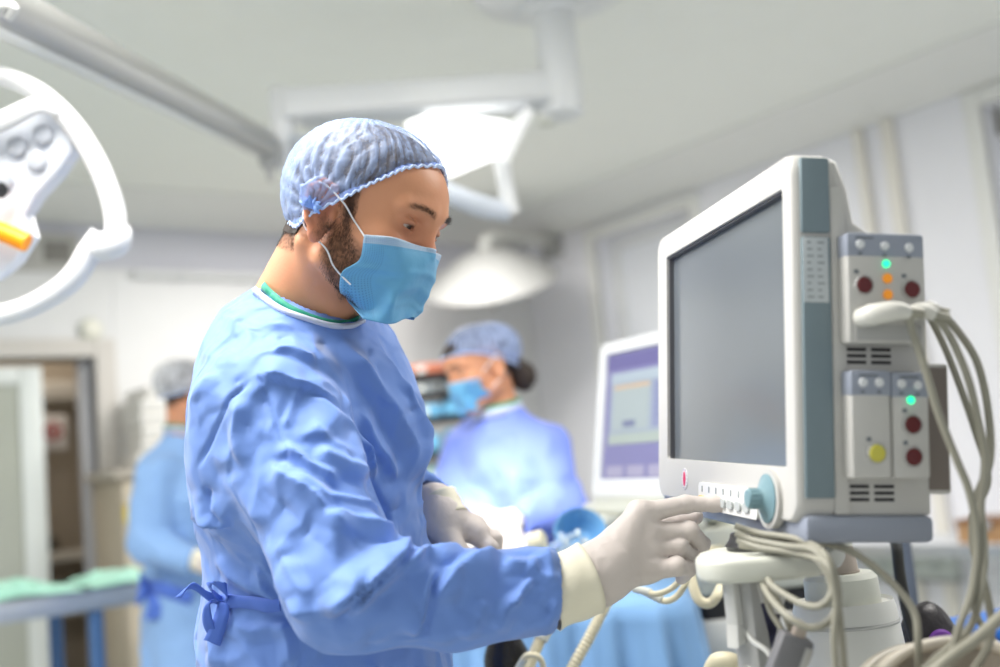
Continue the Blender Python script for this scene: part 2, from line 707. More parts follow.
def fold_field(U, fac, folds):
    """sum of cloth folds: each fold a line in view coordinates (pixels) with a height and a width on either side, on the faces turned to it"""
    out = np.zeros(len(U))
    for pts, amp, wl, wr in folds:
        pts = np.asarray(pts, float)
        seg = np.linalg.norm(np.diff(pts, axis=0), axis=1)
        cum = np.concatenate([[0], np.cumsum(seg)])
        best = np.full(len(U), 1e9)
        sgn = np.zeros(len(U))
        al = np.zeros(len(U))
        lo, hi = pts.min(0) - max(wl, wr) - 2, pts.max(0) + max(wl, wr) + 2
        sel = np.nonzero((U[:, 0] > lo[0]) & (U[:, 0] < hi[0]) & (U[:, 1] > lo[1]) & (U[:, 1] < hi[1]))[0]
        if not len(sel):
            continue
        u = U[sel]
        b, sg, a_ = best[sel], sgn[sel], al[sel]
        for k in range(len(pts) - 1):
            A, B = pts[k], pts[k + 1]
            d = B - A
            t = np.clip(((u - A) @ d) / (d @ d), 0, 1)
            q = u - A - t[:, None] * d
            dist = np.hypot(q[:, 0], q[:, 1])
            near = dist < b
            b = np.where(near, dist, b)
            sg = np.where(near, np.sign(d[0] * q[:, 1] - d[1] * q[:, 0]), sg)
            a_ = np.where(near, (cum[k] + t * seg[k]) / cum[-1], a_)
        w = np.where(sg > 0, wr, wl)
        x = np.clip(1 - b / w, 0, 1)
        prof = x * (0.8 + 0.2 * x)
        end = np.clip(np.minimum(a_, 1 - a_) / 0.22, 0, 1)
        end = end * end * (3 - 2 * end)
        out[sel] += amp * prof * end
    return out * fac

# ================================================================== the setting
XR, YB, ZC = 4.41, 5.57, 2.82
mb = MB().box((-3.5, -3.0, -0.1), (XR + 0.3, 7.2, 0))
struct('floor', mb, M_FLOOR)
mb = MB().box((-3.5, -3.0, ZC), (XR + 0.3, YB + 0.3, ZC + 0.1))
struct('ceiling', mb, M_CEIL)
# right wall with two window openings
W1 = (4.06, 4.86, 0.95, 2.60)          # y0, y1, z0, z1
W2 = (1.10, 2.36, 0.95, 2.62)
mb = MB()
for lo, hi in (((XR, -1.0, 0), (XR + 0.25, W2[0], ZC)), ((XR, W2[1], 0), (XR + 0.25, W1[0], ZC)), ((XR, W1[1], 0), (XR + 0.25, YB + 0.25, ZC)),
               ((XR, W2[0], 0), (XR + 0.25, W2[1], W2[2])), ((XR, W2[0], W2[3]), (XR + 0.25, W2[1], ZC)),
               ((XR, W1[0], 0), (XR + 0.25, W1[1], W1[2])), ((XR, W1[0], W1[3]), (XR + 0.25, W1[1], ZC))):
    mb.box(lo, hi)
struct('wall_right', mb, M_WALL)
# back wall with the doorway at the left
DX0, DX1, DZ = 0.55, 1.63, 2.02
mb = MB()
for lo, hi in (((-1.2, YB, 0), (DX0, YB + 0.14, ZC)), ((DX1, YB, 0), (XR, YB + 0.14, ZC)), ((DX0, YB, DZ), (DX1, YB + 0.14, ZC))):
    mb.box(lo, hi)
struct('wall_back', mb, mat('upper_wall_paint', (0.66, 0.66, 0.72), 0.6, vary=0.02))
mb = MB()
for lo, hi in (((-1.2, YB - 0.03, 0), (DX0 - 0.1, YB, 2.47)), ((DX1 + 0.1, YB - 0.03, 0), (XR, YB, 2.47)), ((DX0 - 0.1, YB - 0.03, DZ + 0.09), (DX1 + 0.1, YB, 2.47))):
    mb.box(lo, hi, 0.004)
struct('trim_1', mb, mat('wall_cladding', (0.75, 0.75, 0.75), 0.45, vary=0.02))
# sloped cove between wall and ceiling
mb = MB()
mb.prism([(XR, 2.70), (XR, ZC), (XR - 0.34, ZC), (XR - 0.34, ZC - 0.01), (XR - 0.03, 2.70)], -1.0, YB)
mcove = Matrix.Rotation(R(90), 4, 'Z')
mb.prism([(YB, 2.70), (YB, ZC), (YB - 0.34, ZC), (YB - 0.34, ZC - 0.01), (YB - 0.03, 2.70)], 1.2, -XR, m=mcove)
struct('trim_2', mb, M_TRIM)
for k, (yy, ww) in enumerate(((2.955, 0.05), (2.80, 0.06))):
    struct('trim_%d' % (k + 3), MB().box((XR - 0.035, yy - ww / 2, 0), (XR, yy + ww / 2, 2.70), 0.008), mat('cream_strip', (0.80, 0.77, 0.70), 0.5))


def window(n, W):
    y0, y1, z0, z1 = W
    mb = MB()
    c = 0.075
    for lo, hi in (((XR - 0.02, y0 - c, z0 - c), (XR + 0.02, y0, z1 + c)), ((XR - 0.02, y1, z0 - c), (XR + 0.02, y1 + c, z1 + c)),
                   ((XR - 0.02, y0, z1), (XR + 0.02, y1, z1 + c)), ((XR - 0.045, y0, z0 - c), (XR + 0.02, y1, z0))):
        mb.box(lo, hi, 0.006)
    w = struct('window_%d' % n, mb, M_TRIM)
    mb = MB()
    s = 0.07
    X0, X1 = XR + 0.12, XR + 0.17
    for lo, hi in (((X0, y0, z0), (X1, y0 + s, z1)), ((X0, y1 - s, z0), (X1, y1, z1)), ((X0, y0 + s, z1 - s), (X1, y1 - s, z1)), ((X0, y0 + s, z0), (X1, y1 - s, z0 + s))):
        mb.box(lo, hi, 0.006)
    mb.build('window_sash', M_LWHITE, w)
    MB().box((X0 + 0.02, y0 + s, z0 + s), (X0 + 0.03, y1 - s, z1 - s)).build('window_pane', mat('frosted_pane', (0.80, 0.82, 0.86), 0.35), w)
    if n == 2:
        lq = hit(993, 121, 0, XR + 0.10)
        MB().box((XR + 0.09, lq[1] - 0.02, lq[2] - 0.065), (XR + 0.125, lq[1] + 0.02, lq[2] + 0.065), 0.006).build('window_latch', mat('bronze_latch', (0.16, 0.15, 0.12), 0.5), w)


window(1, W1)
window(2, W2)

# doorway: casing, sliding glass leaf, the store room behind
mb = MB()
cy = YB - 0.05
mb.box((DX1, cy, 0), (DX1 + 0.10, YB + 0.16, DZ + 0.09), 0.006)
mb.box((DX0 - 0.10, cy, 0), (DX0, YB + 0.16, DZ + 0.09), 0.006)
mb.box((DX0, cy, DZ), (DX1, YB + 0.16, DZ + 0.09), 0.006)
d1 = struct('door_1', mb, mat('door_casing', (0.62, 0.59, 0.55), 0.5, vary=0.02))
lx1 = hit(46, 500, 1, YB + 0.03)[0]
mb = MB()
mb.box((lx1 - 0.105, YB + 0.01, 0), (lx1, YB + 0.05, 1.985), 0.006)
mb.box((DX0 - 0.05, YB + 0.01, 1.90), (lx1 - 0.105, YB + 0.05, 1.985), 0.006)
mb.box((DX0 - 0.05, YB + 0.01, 0), (lx1 - 0.105, YB + 0.05, 0.12), 0.006)
mb.build('sliding_leaf', mat('leaf_white', (0.76, 0.80, 0.78), 0.4), d1)
MB().box((DX0 - 0.05, YB + 0.025, 0.12), (lx1 - 0.105, YB + 0.035, 1.90)).build('door_glass', mat('dull_glass', (0.44, 0.46, 0.40), 0.15), d1)
MB().box((DX1 - 0.06, YB + 0.03, 0), (DX1, YB + 0.10, DZ), 0.005).build('door_jamb', mat('jamb_grey', (0.46, 0.46, 0.48), 0.5), d1)
mb = MB().box((-0.6, 7.05, 0), (2.6, 7.15, 2.7)).box((2.3, YB + 0.14, 0), (2.4, 7.05, 2.7)).box((-0.6, YB + 0.14, 2.6), (2.6, 7.15, 2.7))
struct('wall_storeroom', mb, mat('beige_wall', (0.62, 0.55, 0.45), 0.7, vary=0.03))
bpy_l = area_lamp('storeroom_light', (1.3, 6.2, 2.5), (1.3, 6.2, 0), 0.5, 0.5, 9, (1, 0.9, 0.78))

# cabinet in the store room
cb = thing('storage_cabinet', 'tall beige open cabinet standing inside the doorway on the left', 'cabinet', (1.55, 6.25, 0))
x0, x1 = -0.52, 0.42
bmat = mat('beige_laminate', (0.58, 0.50, 0.40), 0.5, vary=0.04)
fmat = mat('cabinet_edge', (0.70, 0.66, 0.58), 0.5, vary=0.03)
MB().box((x0, -0.02, 0), (x0 + 0.06, 0.45, 1.98), 0.004).build('side_panel', fmat, cb)
MB().box((x1 - 0.1, -0.02, 0), (x1, 0.45, 1.98), 0.004).build('side_panel', fmat, cb)
MB().box((x0 + 0.06, -0.02, 1.88), (x1 - 0.1, 0.45, 1.98), 0.004).build('top_panel', fmat, cb)
MB().box((x0 + 0.06, 0.42, 0), (x1 - 0.1, 0.45, 1.88)).build('back_panel', bmat, cb)
for zz in (0.28, 0.72, 1.01):
    MB().box((x0 + 0.06, 0, zz), (x1 - 0.1, 0.42, zz + 0.05), 0.003).build('shelf', fmat, cb)
sg = thing('sign_plate', 'small white sign with a red emblem on the cabinet inside the doorway', 'sign', (1.585, 6.20, 1.70))
MB().box((-0.075, 0, -0.095), (0.075, 0.006, 0.095), 0.002).build('plate', mat('sign_white', (0.78, 0.74, 0.70), 0.5), sg)
mb = MB()
mb.lathe([(0.048, 0), (0.048, 0.004), (0.036, 0.004), (0.036, 0)], 24, Matrix.Translation((0, -0.002, 0.005)) @ Matrix.Rotation(R(90), 4, 'X'))
mb.lathe([(0, 0.004), (0.02, 0.004), (0.02, 0), (0, 0)], 24, Matrix.Translation((0, -0.002, 0.01)) @ Matrix.Rotation(R(90), 4, 'X'))
mb.box((-0.006, -0.006, -0.04), (0.006, -0.002, 0.0))
mb.build('red_emblem', mat('sign_red', (0.55, 0.10, 0.10), 0.5), sg)
for k, (bx, hh) in enumerate(((1.47, 0.10), (1.60, 0.085))):
    j = thing('jar', ('dark jar at the left end of the shelf inside the doorway', 'dark jar at the right end of the shelf inside the doorway')[k], 'jar', (bx, 6.42, 1.06))
    MB().lathe([(0, 0), (0.045, 0), (0.05, 0.01), (0.05, hh - 0.03), (0.03, hh - 0.01), (0, hh - 0.01)], 20).build('jar_body', mat('dark_glass_jar', (0.10, 0.09, 0.07), 0.3), j)
    MB().lathe([(0, hh - 0.012), (0.034, hh - 0.012), (0.034, hh + 0.015), (0, hh + 0.015)], 20).build('jar_lid', mat('grey_lid', (0.3, 0.28, 0.25), 0.5), j)

# things on the back wall
vq = hit(45, 253, 1, YB)
vt = thing('wall_vent', 'grey louvred vent box high on the back wall at left', 'vent', (vq[0] - 0.02, YB, vq[2]))
MB().box((-0.38, -0.05, -0.10), (0.17, 0, 0.09), 0.006).build('housing', mat('vent_grey', (0.50, 0.49, 0.46), 0.5), vt)
MB().box((0.0, -0.056, -0.055), (0.13, -0.045, 0.05), 0.003).build('dark_opening', mat('vent_dark', (0.24, 0.23, 0.21), 0.6), vt)
mb = MB()
for k in range(5):
    mb.box((-0.34, -0.056, -0.07 + 0.03 * k), (-0.04, -0.045, -0.055 + 0.03 * k), 0.002)
mb.build('louvre', mat('vent_slat', (0.42, 0.41, 0.39), 0.5), vt)
dq = hit(90, 330, 1, YB - 0.03)
dt = thing('wall_detector', 'round white detector on the back wall above the doorway', 'detector', (dq[0], YB - 0.03, dq[2]))
mR = Matrix.Rotation(R(90), 4, 'X')
MB().lathe([(0, 0), (0.06, 0), (0.06, 0.015), (0.05, 0.022), (0, 0.022)], 32, mR).build('base_ring', M_CREAM, dt)
MB().lathe([(0.046, 0.02), (0.043, 0.035), (0.028, 0.046), (0, 0.049)], 32, mR).build('dome', mat('warm_white', (0.86, 0.84, 0.74), 0.35), dt)
mb = MB()
a, b = hit(135, 266, 1, YB - 0.08), hit(300, 275, 1, YB - 0.08)
pr = thing('wall_pipe', 'thin white horizontal pipe along the top of the back wall cladding', 'pipe', (a[0], YB - 0.07, 2.44))
L_ = 2.6
MB().tube([(0, 0, 0), (L_, 0, 0)], 0.018, 12, smooth=False).build('pipe_run', M_LWHITE, pr)
for k in range(3):
    MB().lathe([(0.024, -0.012), (0.028, -0.008), (0.028, 0.008), (0.024, 0.012)], 16, Matrix.Translation((0.25 + k * 0.9, 0, 0)) @ Matrix.Rotation(R(90), 4, 'Y')).box((0.235 + k * 0.9, 0.0, -0.012), (0.265 + k * 0.9, 0.04, 0.012), 0.003).build('pipe_bracket', M_LWHITE, pr)

# ================================================================== the patient monitor the surgeon works at
MR = rotz(R(-119.178)) @ rotx(R(-5.545)) @ roty(R(2.197))
MO = np.array([0.97401201, 0.88811569, 1.40297701])
mon = thing('patient_monitor', 'large patient monitor with grey blank screen and plug-in modules on its side', 'monitor', MO, MR)


def MW(x, y, z):
    return MO + MR @ np.array([x, y, z], float)


def ytube(mb, cx, cz, y0, y1, r, n=24):
    """disc or knob on the front face, axis along y"""
    m = Matrix.Translation((cx, y0, cz)) @ Matrix.Rotation(R(-90), 4, 'X')
    h = y1 - y0
    e = min(abs(h) * 0.25, r * 0.2)
    s = 1 if h > 0 else -1
    return mb.lathe([(0, 0), (r - e, 0), (r, s * e), (r, h - s * e), (r - e, h), (0, h)], n, m)


def xdisc(mb, y, z, x0, x1, r, n=20):
    """disc on the side face, axis along x"""
    m = Matrix.Translation((x0, y, z)) @ Matrix.Rotation(R(90), 4, 'Y')
    h = x1 - x0
    return mb.lathe([(0, 0), (r * 0.86, 0), (r, h * 0.3), (r, h * 0.7), (r * 0.82, h), (0, h)], n, m)


# bezel: rounded front slab with the screen opening
SX0, SX1, SZ0, SZ1 = -0.203, 0.222, -0.122, 0.153
mb = MB()
outer = rounded_rect(-0.25, -0.175, 0.25, 0.185, 0.022, 6)
b2 = bmesh.new()
inner = rounded_rect(SX0, SZ0, SX1, SZ1, 0.004, 6)
n_ = len(outer)
rows = []
for ring, y in ((inner, 0.012), ([(x * 1.0, z) for x, z in inner], 0.0005), ([((x - 0.0) + (0.003 if x > 0 else -0.003), z + (0.003 if z > 0 else -0.003)) for x, z in inner], 0.0),
                ([(x * 0.984, z * 0.982) for x, z in outer], 0.0), ([(x * 0.994, z * 0.993) for x, z in outer], 0.0022), (outer, 0.0075), (outer, 0.036)):
    rows.append([b2.verts.new((x, y, z)) for x, z in ring])
for A, B in zip(rows, rows[1:]):
    for i in range(n_):
        b2.faces.new((A[i], A[(i + 1) % n_], B[(i + 1) % n_], B[i]))
b2.faces.new(rows[-1])
bmesh.ops.recalc_face_normals(b2, faces=b2.faces)
mb.absorb(b2)
mb.build('bezel', M_CASE, mon)
screen_m = mat('blank_screen', (0.14, 0.158, 0.175), 0.14, spec=0.6)
MB().box((SX0 - 0.002, 0.010, SZ0 - 0.002), (SX1 + 0.002, 0.014, SZ1 + 0.002)).build('screen', screen_m, mon)
mb = MB()
for lo, hi in (((SX0, 0.004, SZ1 - 0.003), (SX1, 0.0105, SZ1)), ((SX0, 0.004, SZ0), (SX0 + 0.003, 0.0105, SZ1 - 0.003)), ((SX1 - 0.003, 0.004, SZ0), (SX1, 0.0105, SZ1 - 0.003))):
    mb.box(lo, hi)
mb.build('screen_gasket', mat('screen_gasket', (0.10, 0.10, 0.11), 0.5), mon)
# back housing: rounded white top, vertical body, grey base
prof = [(0.034, -0.166), (0.034, 0.176), (0.040, 0.183), (0.050, 0.178), (0.060, 0.150), (0.066, 0.118), (0.10, 0.098), (0.135, 0.085), (0.135, -0.166)]
mX = Matrix(((0, 1, 0, 0), (1, 0, 0, 0), (0, 0, 1, 0), (0, 0, 0, 1)))
MB().prism(prof, -0.243, 0.243, 0.008, 3, m=mX).build('housing', M_CASE, mon)
# side cheek strip: slate band with white end cap
MB().box((0.2465, 0.007, -0.150), (0.2535, 0.036, 0.100), 0.002).build('side_band', M_SLATE, mon)
MB().box((0.2465, 0.007, 0.104), (0.2535, 0.036, 0.178), 0.002).build('side_band', M_SLATE, mon)
MB().box((0.243, 0.036, -0.166), (0.2515, 0.052, 0.150), 0.003).build('side_rail', M_CASE, mon)
MB().box((-0.247, 0.006, -0.192), (0.2545, 0.134, -0.166), 0.006).build('base_skirt', M_GREYBLUE, mon)
lb = MB().box((0.2530, 0.0085, 0.036), (0.2540, 0.033, 0.099), 0.0003).build('side_label', mat('label_foil', (0.52, 0.56, 0.58), 0.4), mon)
mb = MB()
for k in range(9):
    for c in range(2):
        y = 0.0115 + 0.0105 * c
        w = (0.004, 0.007, 0.0055)[(k * 2 + c) % 3]
        mb.box((0.2538, y, 0.093 - k * 0.0066), (0.2543, y + w, 0.0950 - k * 0.0066))
mb.build('printed_marks', mat('label_ink', (0.30, 0.33, 0.35), 0.6), lb)
# emblem, button strip and rotary knob on the front
mb = MB()
lg = ytube(MB(), -0.120, -0.146, 0.0002, -0.0008, 0.0135).build('emblem', mat('emblem_white', (0.76, 0.74, 0.74), 0.5), mon)
mb = MB()
b2 = bmesh.new()
vs = [b2.verts.new((-0.120 + x, -0.0012, -0.146 + z)) for x, z in ((-0.0055, 0.0), (-0.004, 0.0065), (0, 0.0095), (0.004, 0.0065), (0.0055, 0), (0.004, -0.0065), (0, -0.0095), (-0.004, -0.0065))]
b2.faces.new(vs)
r_ = bmesh.ops.extrude_face_region(b2, geom=b2.faces[:])
for v in r_['geom']:
    if isinstance(v, bmesh.types.BMVert):
        v.co.y = -0.0006
bmesh.ops.recalc_face_normals(b2, faces=b2.faces)
mb.absorb(b2)
mb.build('red_mark', mat('emblem_red', (0.72, 0.02, 0.14), 0.5), lg)
mb = MB()
for k in range(16):
    a = 2 * math.pi * k / 16
    mb.box((-0.1206 + 0.0118 * math.cos(a), -0.0012, -0.1466 + 0.0118 * math.sin(a)), (-0.1194 + 0.0118 * math.cos(a), -0.0006, -0.1454 + 0.0118 * math.sin(a)))
mb.build('dotted_ring', mat('emblem_violet', (0.25, 0.18, 0.42), 0.5), lg)
MB().prism(rounded_rect(-0.052, -0.178, 0.150, -0.147, 0.006, 4), 0.002, -0.0035, 0.0, m=None).build('button_strip', mat('strip_white', (0.80, 0.80, 0.78), 0.35), mon)
for k in range(7):
    bx = -0.036 + k * 0.026
    bm_ = M_CREAM if k else mat('amber_button', (0.95, 0.55, 0.10), 0.4)
    MB().prism(rounded_rect(bx - 0.009, -0.172, bx + 0.009, -0.1625, 0.004, 4), 0.0, -0.006).build('button', mat('button_grey', (0.50, 0.53, 0.53), 0.4) if k else bm_, mon)
mb = MB()
for k in range(7):
    bx = -0.036 + k * 0.026
    mb.box((bx - 0.0015, -0.0042, -0.158), (bx + 0.0015, -0.003, -0.151))
mb.build('button_lettering', mat('button_ink', (0.35, 0.38, 0.40), 0.6), mon)
MB().prism(rounded_rect(0.152, -0.184, 0.212, -0.124, 0.0295, 8), 0.004, -0.0045, 0.0, m=None).build('knob_plate', M_CASE, mon)
mb = MB()
m = Matrix.Translation((0.182, -0.004, -0.154)) @ Matrix.Rotation(R(90), 4, 'X')
mb.lathe([(0, 0), (0.0245, 0), (0.0245, 0.002), (0.019, 0.004), (0.0115, 0.008), (0.0105, 0.010), (0.0100, 0.019), (0.0088, 0.0215), (0, 0.022)], 36, m)
for k in range(14):
    a = 2 * math.pi * k / 14
    mb.cyl((0.182 + 0.0101 * math.cos(a), -0.015, -0.154 + 0.0101 * math.sin(a)), (0.182 + 0.0099 * math.cos(a), -0.0235, -0.154 + 0.0099 * math.sin(a)), 0.0009, n=6)
mb.build('rotary_knob', mat('knob_teal', (0.18, 0.30, 0.34), 0.4), mon)

# side bays with vents and three plug-in modules
mb = MB()
mb.box((0.243, 0.046, -0.166), (0.2475, 0.134, 0.105), 0.002)
mb.box((0.236, 0.130, -0.146), (0.2470, 0.156, -0.020), 0.003)
mb.build('module_bay', M_CASE, mon)
MB().box((0.2465, 0.1325, -0.142), (0.2485, 0.1535, -0.024), 0.001).build('bay_brown_panel', mat('bay_brown', (0.20, 0.17, 0.15), 0.6), mon)  # panel at the right end of the bay, brown in its own colour
for (vy, vz) in ((0.052, -0.015), (0.077, -0.015), (0.052, -0.146), (0.077, -0.146)):
    mb = MB()
    for k in range(3):
        mb.box((0.2470, vy, vz - 0.0070 + k * 0.0062), (0.2481, vy + 0.020, vz - 0.0036 + k * 0.0062), 0.0004)
    mb.build('vent_slot', M_DARK, mon)


def module(y0, y1, z0, z1, head, leds, ports, lights):
    X0, X1 = 0.2470, 0.272
    md = MB().box((X0, y0, z0), (X1, y1, z1), 0.0035).build('plug_in_module', M_CASE, mon)
    MB().box((X0 + 0.002, y0 - 0.0006, z1 - head), (X1 + 0.0008, y1 + 0.0006, z1 + 0.0006), 0.003).build('module_header', M_GREYBLUE, md)
    for (ly, lz) in leds:
        xdisc(MB(), ly, lz, X1, X1 + 0.0035, 0.0042).build('touch_button', mat('pale_button', (0.72, 0.74, 0.76), 0.35), md)
    for (py, pz, r, mm) in ports:
        m_ = Matrix.Translation((X1, py, pz)) @ Matrix.Rotation(R(90), 4, 'Y')
        pt = MB().lathe([(r * 1.18, -0.002), (r * 1.18, 0.0015), (r * 1.02, 0.003), (r * 0.96, 0.0025)], 28, m_).build('port', M_GREY, md)
        xdisc(MB(), py, pz, X1, X1 + 0.004, r).build('port_plug', mm, pt) if False else xdisc(MB(), py, pz, X1 - 0.001, X1 + 0.0042, r * 0.98).build('port', mm, md)
    for (py, pz, r, mm) in lights:
        xdisc(MB(), py, pz, X1, X1 + 0.003, r).build('indicator', mm, md)
    mb = MB()
    for (py, pz, r, mm) in ports:
        mb.box((X1 - 0.0002, py - 0.009, pz + 0.011), (X1 + 0.0003, py - 0.0045, pz + 0.0150))
    mb.box((X1 + 0.0007, y0 + 0.008, z1 - 0.0055), (X1 + 0.0011, y0 + 0.026, z1 - 0.0035))
    for (ly, lz) in leds:
        mb.box((X1 + 0.0007, ly - 0.002, lz - 0.010), (X1 + 0.0011, ly + 0.002, lz - 0.0075))
    mb.build('module_lettering', mat('module_ink', (0.16, 0.18, 0.20), 0.6), md)
    return md


M_PORT = mat('maroon_port', (0.11, 0.012, 0.014), 0.35)
M_AMBER = mat('amber_light', (0.85, 0.30, 0.02), 0.35, emit=0.25)
M_GREEN = mat('green_light', (0.02, 0.95, 0.42), 0.3, emit=1.3)
M_YELLOW = mat('yellow_port', (0.60, 0.55, 0.08), 0.4)
def ky(y):
    return 0.044 + (y - 0.044) * 0.87


mm1 = module(0.044, 0.120, -0.004, 0.101, 0.023, [(ky(0.058), 0.090), (ky(0.086), 0.089), (ky(0.114), 0.088)],
             [(ky(0.0615), 0.051, 0.0082, M_PORT), (ky(0.116), 0.048, 0.0082, M_PORT)],
             [(ky(0.0875), 0.072, 0.0036, M_GREEN), (ky(0.0885), 0.058, 0.0048, M_AMBER), (ky(0.0885), 0.0425, 0.0048, M_AMBER)])
MB().box((0.271, 0.050, -0.001), (0.2735, 0.116, 0.014), 0.001).build('socket_panel', M_GREY, mm1)
mm2 = module(0.045, 0.0840, -0.131, -0.030, 0.024, [(0.056, -0.041), (0.072, -0.041)], [(0.068, -0.107, 0.0085, M_YELLOW)], [])
mm3 = module(0.0850, 0.122, -0.131, -0.031, 0.024, [(0.094, -0.042), (0.110, -0.043)], [(0.104, -0.080, 0.0085, M_PORT), (0.104, -0.110, 0.0085, M_PORT)], [(0.1030, -0.057, 0.0036, M_GREEN)])

# mount under the monitor: swivel tray, handle, post, machine dome
mt = thing('monitor_mount', 'cream swivel arm with rounded front carrying the patient monitor', 'monitor mount', (*P(770, 600, 1.2)[:2], 0))
zt = P(745, 555, 1.065)[2]


def slab(pts, z0, z1, bev, name, material, parent):
    mbx = MB()
    b = bmesh.new()
    f = b.faces.new([b.verts.new((x, y, z0)) for x, y in pts])
    r0 = bmesh.ops.extrude_face_region(b, geom=[f])
    for v in r0['geom']:
        if isinstance(v, bmesh.types.BMVert):
            v.co.z = z1
    bmesh.ops.recalc_face_normals(b, faces=b.faces)
    es = [e for e in b.edges if abs(e.verts[0].co.z - e.verts[1].co.z) < 1e-6]
    if bev:
        bmesh.ops.bevel(b, geom=es, offset=bev, segments=3, affect='EDGES', profile=0.5)
    mbx.absorb(b)
    return mbx.build(name, material, parent, world_space=True)


def planpts(lst):
    return [P(x, 560, d)[:2] for x, d in lst]


front = catmull([np.array(q) for q in planpts([(699, 1.17), (695, 1.13), (699, 1.095), (720, 1.07), (762, 1.06), (798, 1.055)])], [0] * 6, 5)[0]
rest = [np.array(q) for q in planpts([(825, 1.07), (842, 1.12), (846, 1.17), (838, 1.21), (770, 1.22), (712, 1.20)])]
slab([*front, *rest], zt - 0.027, zt - 0.003, 0.006, 'swivel_arm', M_CREAM, mt)
q0 = P(770, 540, 1.15)
MB().lathe([(0, 0), (0.045, 0), (0.047, 0.004), (0.042, 0.010), (0.040, 0.016), (0, 0.016)], 36, Matrix.Translation((q0[0], q0[1], zt - 0.002))).build('swivel_disc', M_DARK, mt, True)
qc = P(748, 600, 1.10)
MB().box((qc[0] - 0.011, qc[1] - 0.015, zt - 0.13), (qc[0] + 0.011, qc[1] + 0.015, zt - 0.027), 0.004).build('support_bracket', M_GREY, mt, True)
MB().cyl((qc[0], qc[1], 0.30), (qc[0], qc[1], zt - 0.11), 0.013).build('support_post', M_ALU, mt, True)
qh = P(730, 575, 1.10)
MB().box((qh[0] - 0.006, qh[1] - 0.008, zt - 0.072), (qh[0] + 0.006, qh[1] + 0.008, zt - 0.026), 0.003).prism([(qh[0] - 0.008, zt - 0.092), (qh[0] + 0.006, zt - 0.088), (qh[0] + 0.006, zt - 0.07), (qh[0] - 0.006, zt - 0.07)], qh[1] - 0.008, qh[1] + 0.008, 0.002).build('cable_hook', M_WHITE, mt, True)
b0 = qc.copy()
MB().box((qc[0] - 0.2, qc[1] - 0.2, 0.06), (qc[0] + 0.2, qc[1] + 0.2, 0.30), 0.02).build('foot_box', M_CREAM, mt, True)
for sx, sy in ((-1, -1), (-1, 1), (1, -1), (1, 1)):
    MB().cyl((qc[0] + sx * 0.15 - 0.02, qc[1] + sy * 0.15, 0.035), (qc[0] + sx * 0.15 + 0.02, qc[1] + sy * 0.15, 0.035), 0.035).build('caster', M_DARK, mt, True)

dm = thing('machine_dome', 'white round machine body with stepped neck behind the monitor mount', 'machine', (*P(848, 640, 1.32)[:2], 0))
zz = [P(848, y, 1.32)[2] for y in (548, 580, 583, 600, 603, 608, 640, 667)]
px = 1.32 / FL
MB().lathe([(0, zz[3] - 0.02), (46 * px, zz[3] - 0.004), (48 * px, zz[3]), (50 * px, zz[5]), (53 * px, zz[6]), (62 * px, zz[7] - 0.10), (70 * px, 0.7), (72 * px, 0.02), (0, 0.02)], 48).build('dome_body', M_WHITE, dm)
MB().lathe([(0.0, zz[2] + 0.012), (32 * px, zz[2] + 0.012), (36 * px, zz[2] + 0.006), (37 * px, zz[3] - 0.006), (36 * px, zz[3] - 0.012), (0, zz[3] - 0.012)], 48).build('dome_collar', M_CREAM, dm)
MB().lathe([(0, zz[0] + 0.004), (15 * px, zz[0] + 0.004), (17 * px, zz[0] - 0.004), (19 * px, zz[1] + 0.006), (20 * px, zz[2] + 0.014), (0, zz[2] + 0.014)], 36).build('neck', M_TAUPE, dm)
MB().lathe([(0, zz[0] + 0.012), (14 * px, zz[0] + 0.012), (16 * px, zz[0] + 0.008), (16 * px, zz[0] + 0.002), (0, zz[0] + 0.002)], 36).build('neck_cap', M_CREAM, dm)
MB().lathe([(51.4 * px, zz[5] - 0.014), (52.2 * px, zz[5] - 0.016), (51.8 * px, zz[5] - 0.018)], 48).build('seam_ring', M_GREY, dm)


def cable(name, label, pts, r, material, cat='cable', group=None, n=10):
    o = MB().tube(pts, r, n, res=8).build(name, material, angle=60)
    return tag(o, label, cat, group)


# plugs and their leads at the upper module
def plug(name, label, pts, rads, lead, lr):
    t = thing(name, label, 'cable', pts[0])
    MB().tube(pts, rads, 16, res=5).build('plug_body', mat('plug_white', (0.66, 0.65, 0.60), 0.4), t, True)
    c = pts[-1]
    MB().tube([pts[-2] * 0.4 + c * 0.6, c, c * 2 - pts[-2]], [rads[-1] * 0.9, rads[-1] * 0.8, lr * 1.2], 14, smooth=False).build('strain_relief', M_CABLE, t, True)
    MB().tube([c, *lead], lr, 10, res=8).build('lead', M_CABLE, t, True)
    return t


plug('sensor_plug', 'big white plug in the upper module with grey lead hanging in front', [MW(0.272, 0.056, 0.020), MW(0.288, 0.060, 0.021), MW(0.298, 0.076, 0.024), MW(0.298, 0.090, 0.023)],
     [0.009, 0.0105, 0.009, 0.0065],
     [P(912, 330, 1.02), P(925, 368, 1.01), P(938, 412, 1.005), P(956, 458, 1.0), P(970, 494, 1.0), P(977, 540, 1.0), P(972, 590, 0.99), P(958, 630, 0.98), P(945, 690, 0.97)], 0.0037)
plug('sensor_plug', 'smaller white plug at the right edge of the upper module', [MW(0.272, 0.102, 0.024), MW(0.288, 0.107, 0.026), MW(0.292, 0.119, 0.022)],
     [0.007, 0.008, 0.006],
     [P(951, 338, 1.03), P(968, 378, 1.02), P(978, 420, 1.02), P(985, 460, 1.015), P(981, 505, 1.01), P(984, 548, 1.0), P(981, 590, 0.99), P(968, 630, 0.99), P(935, 660, 0.98), P(905, 690, 0.97)], 0.0037)
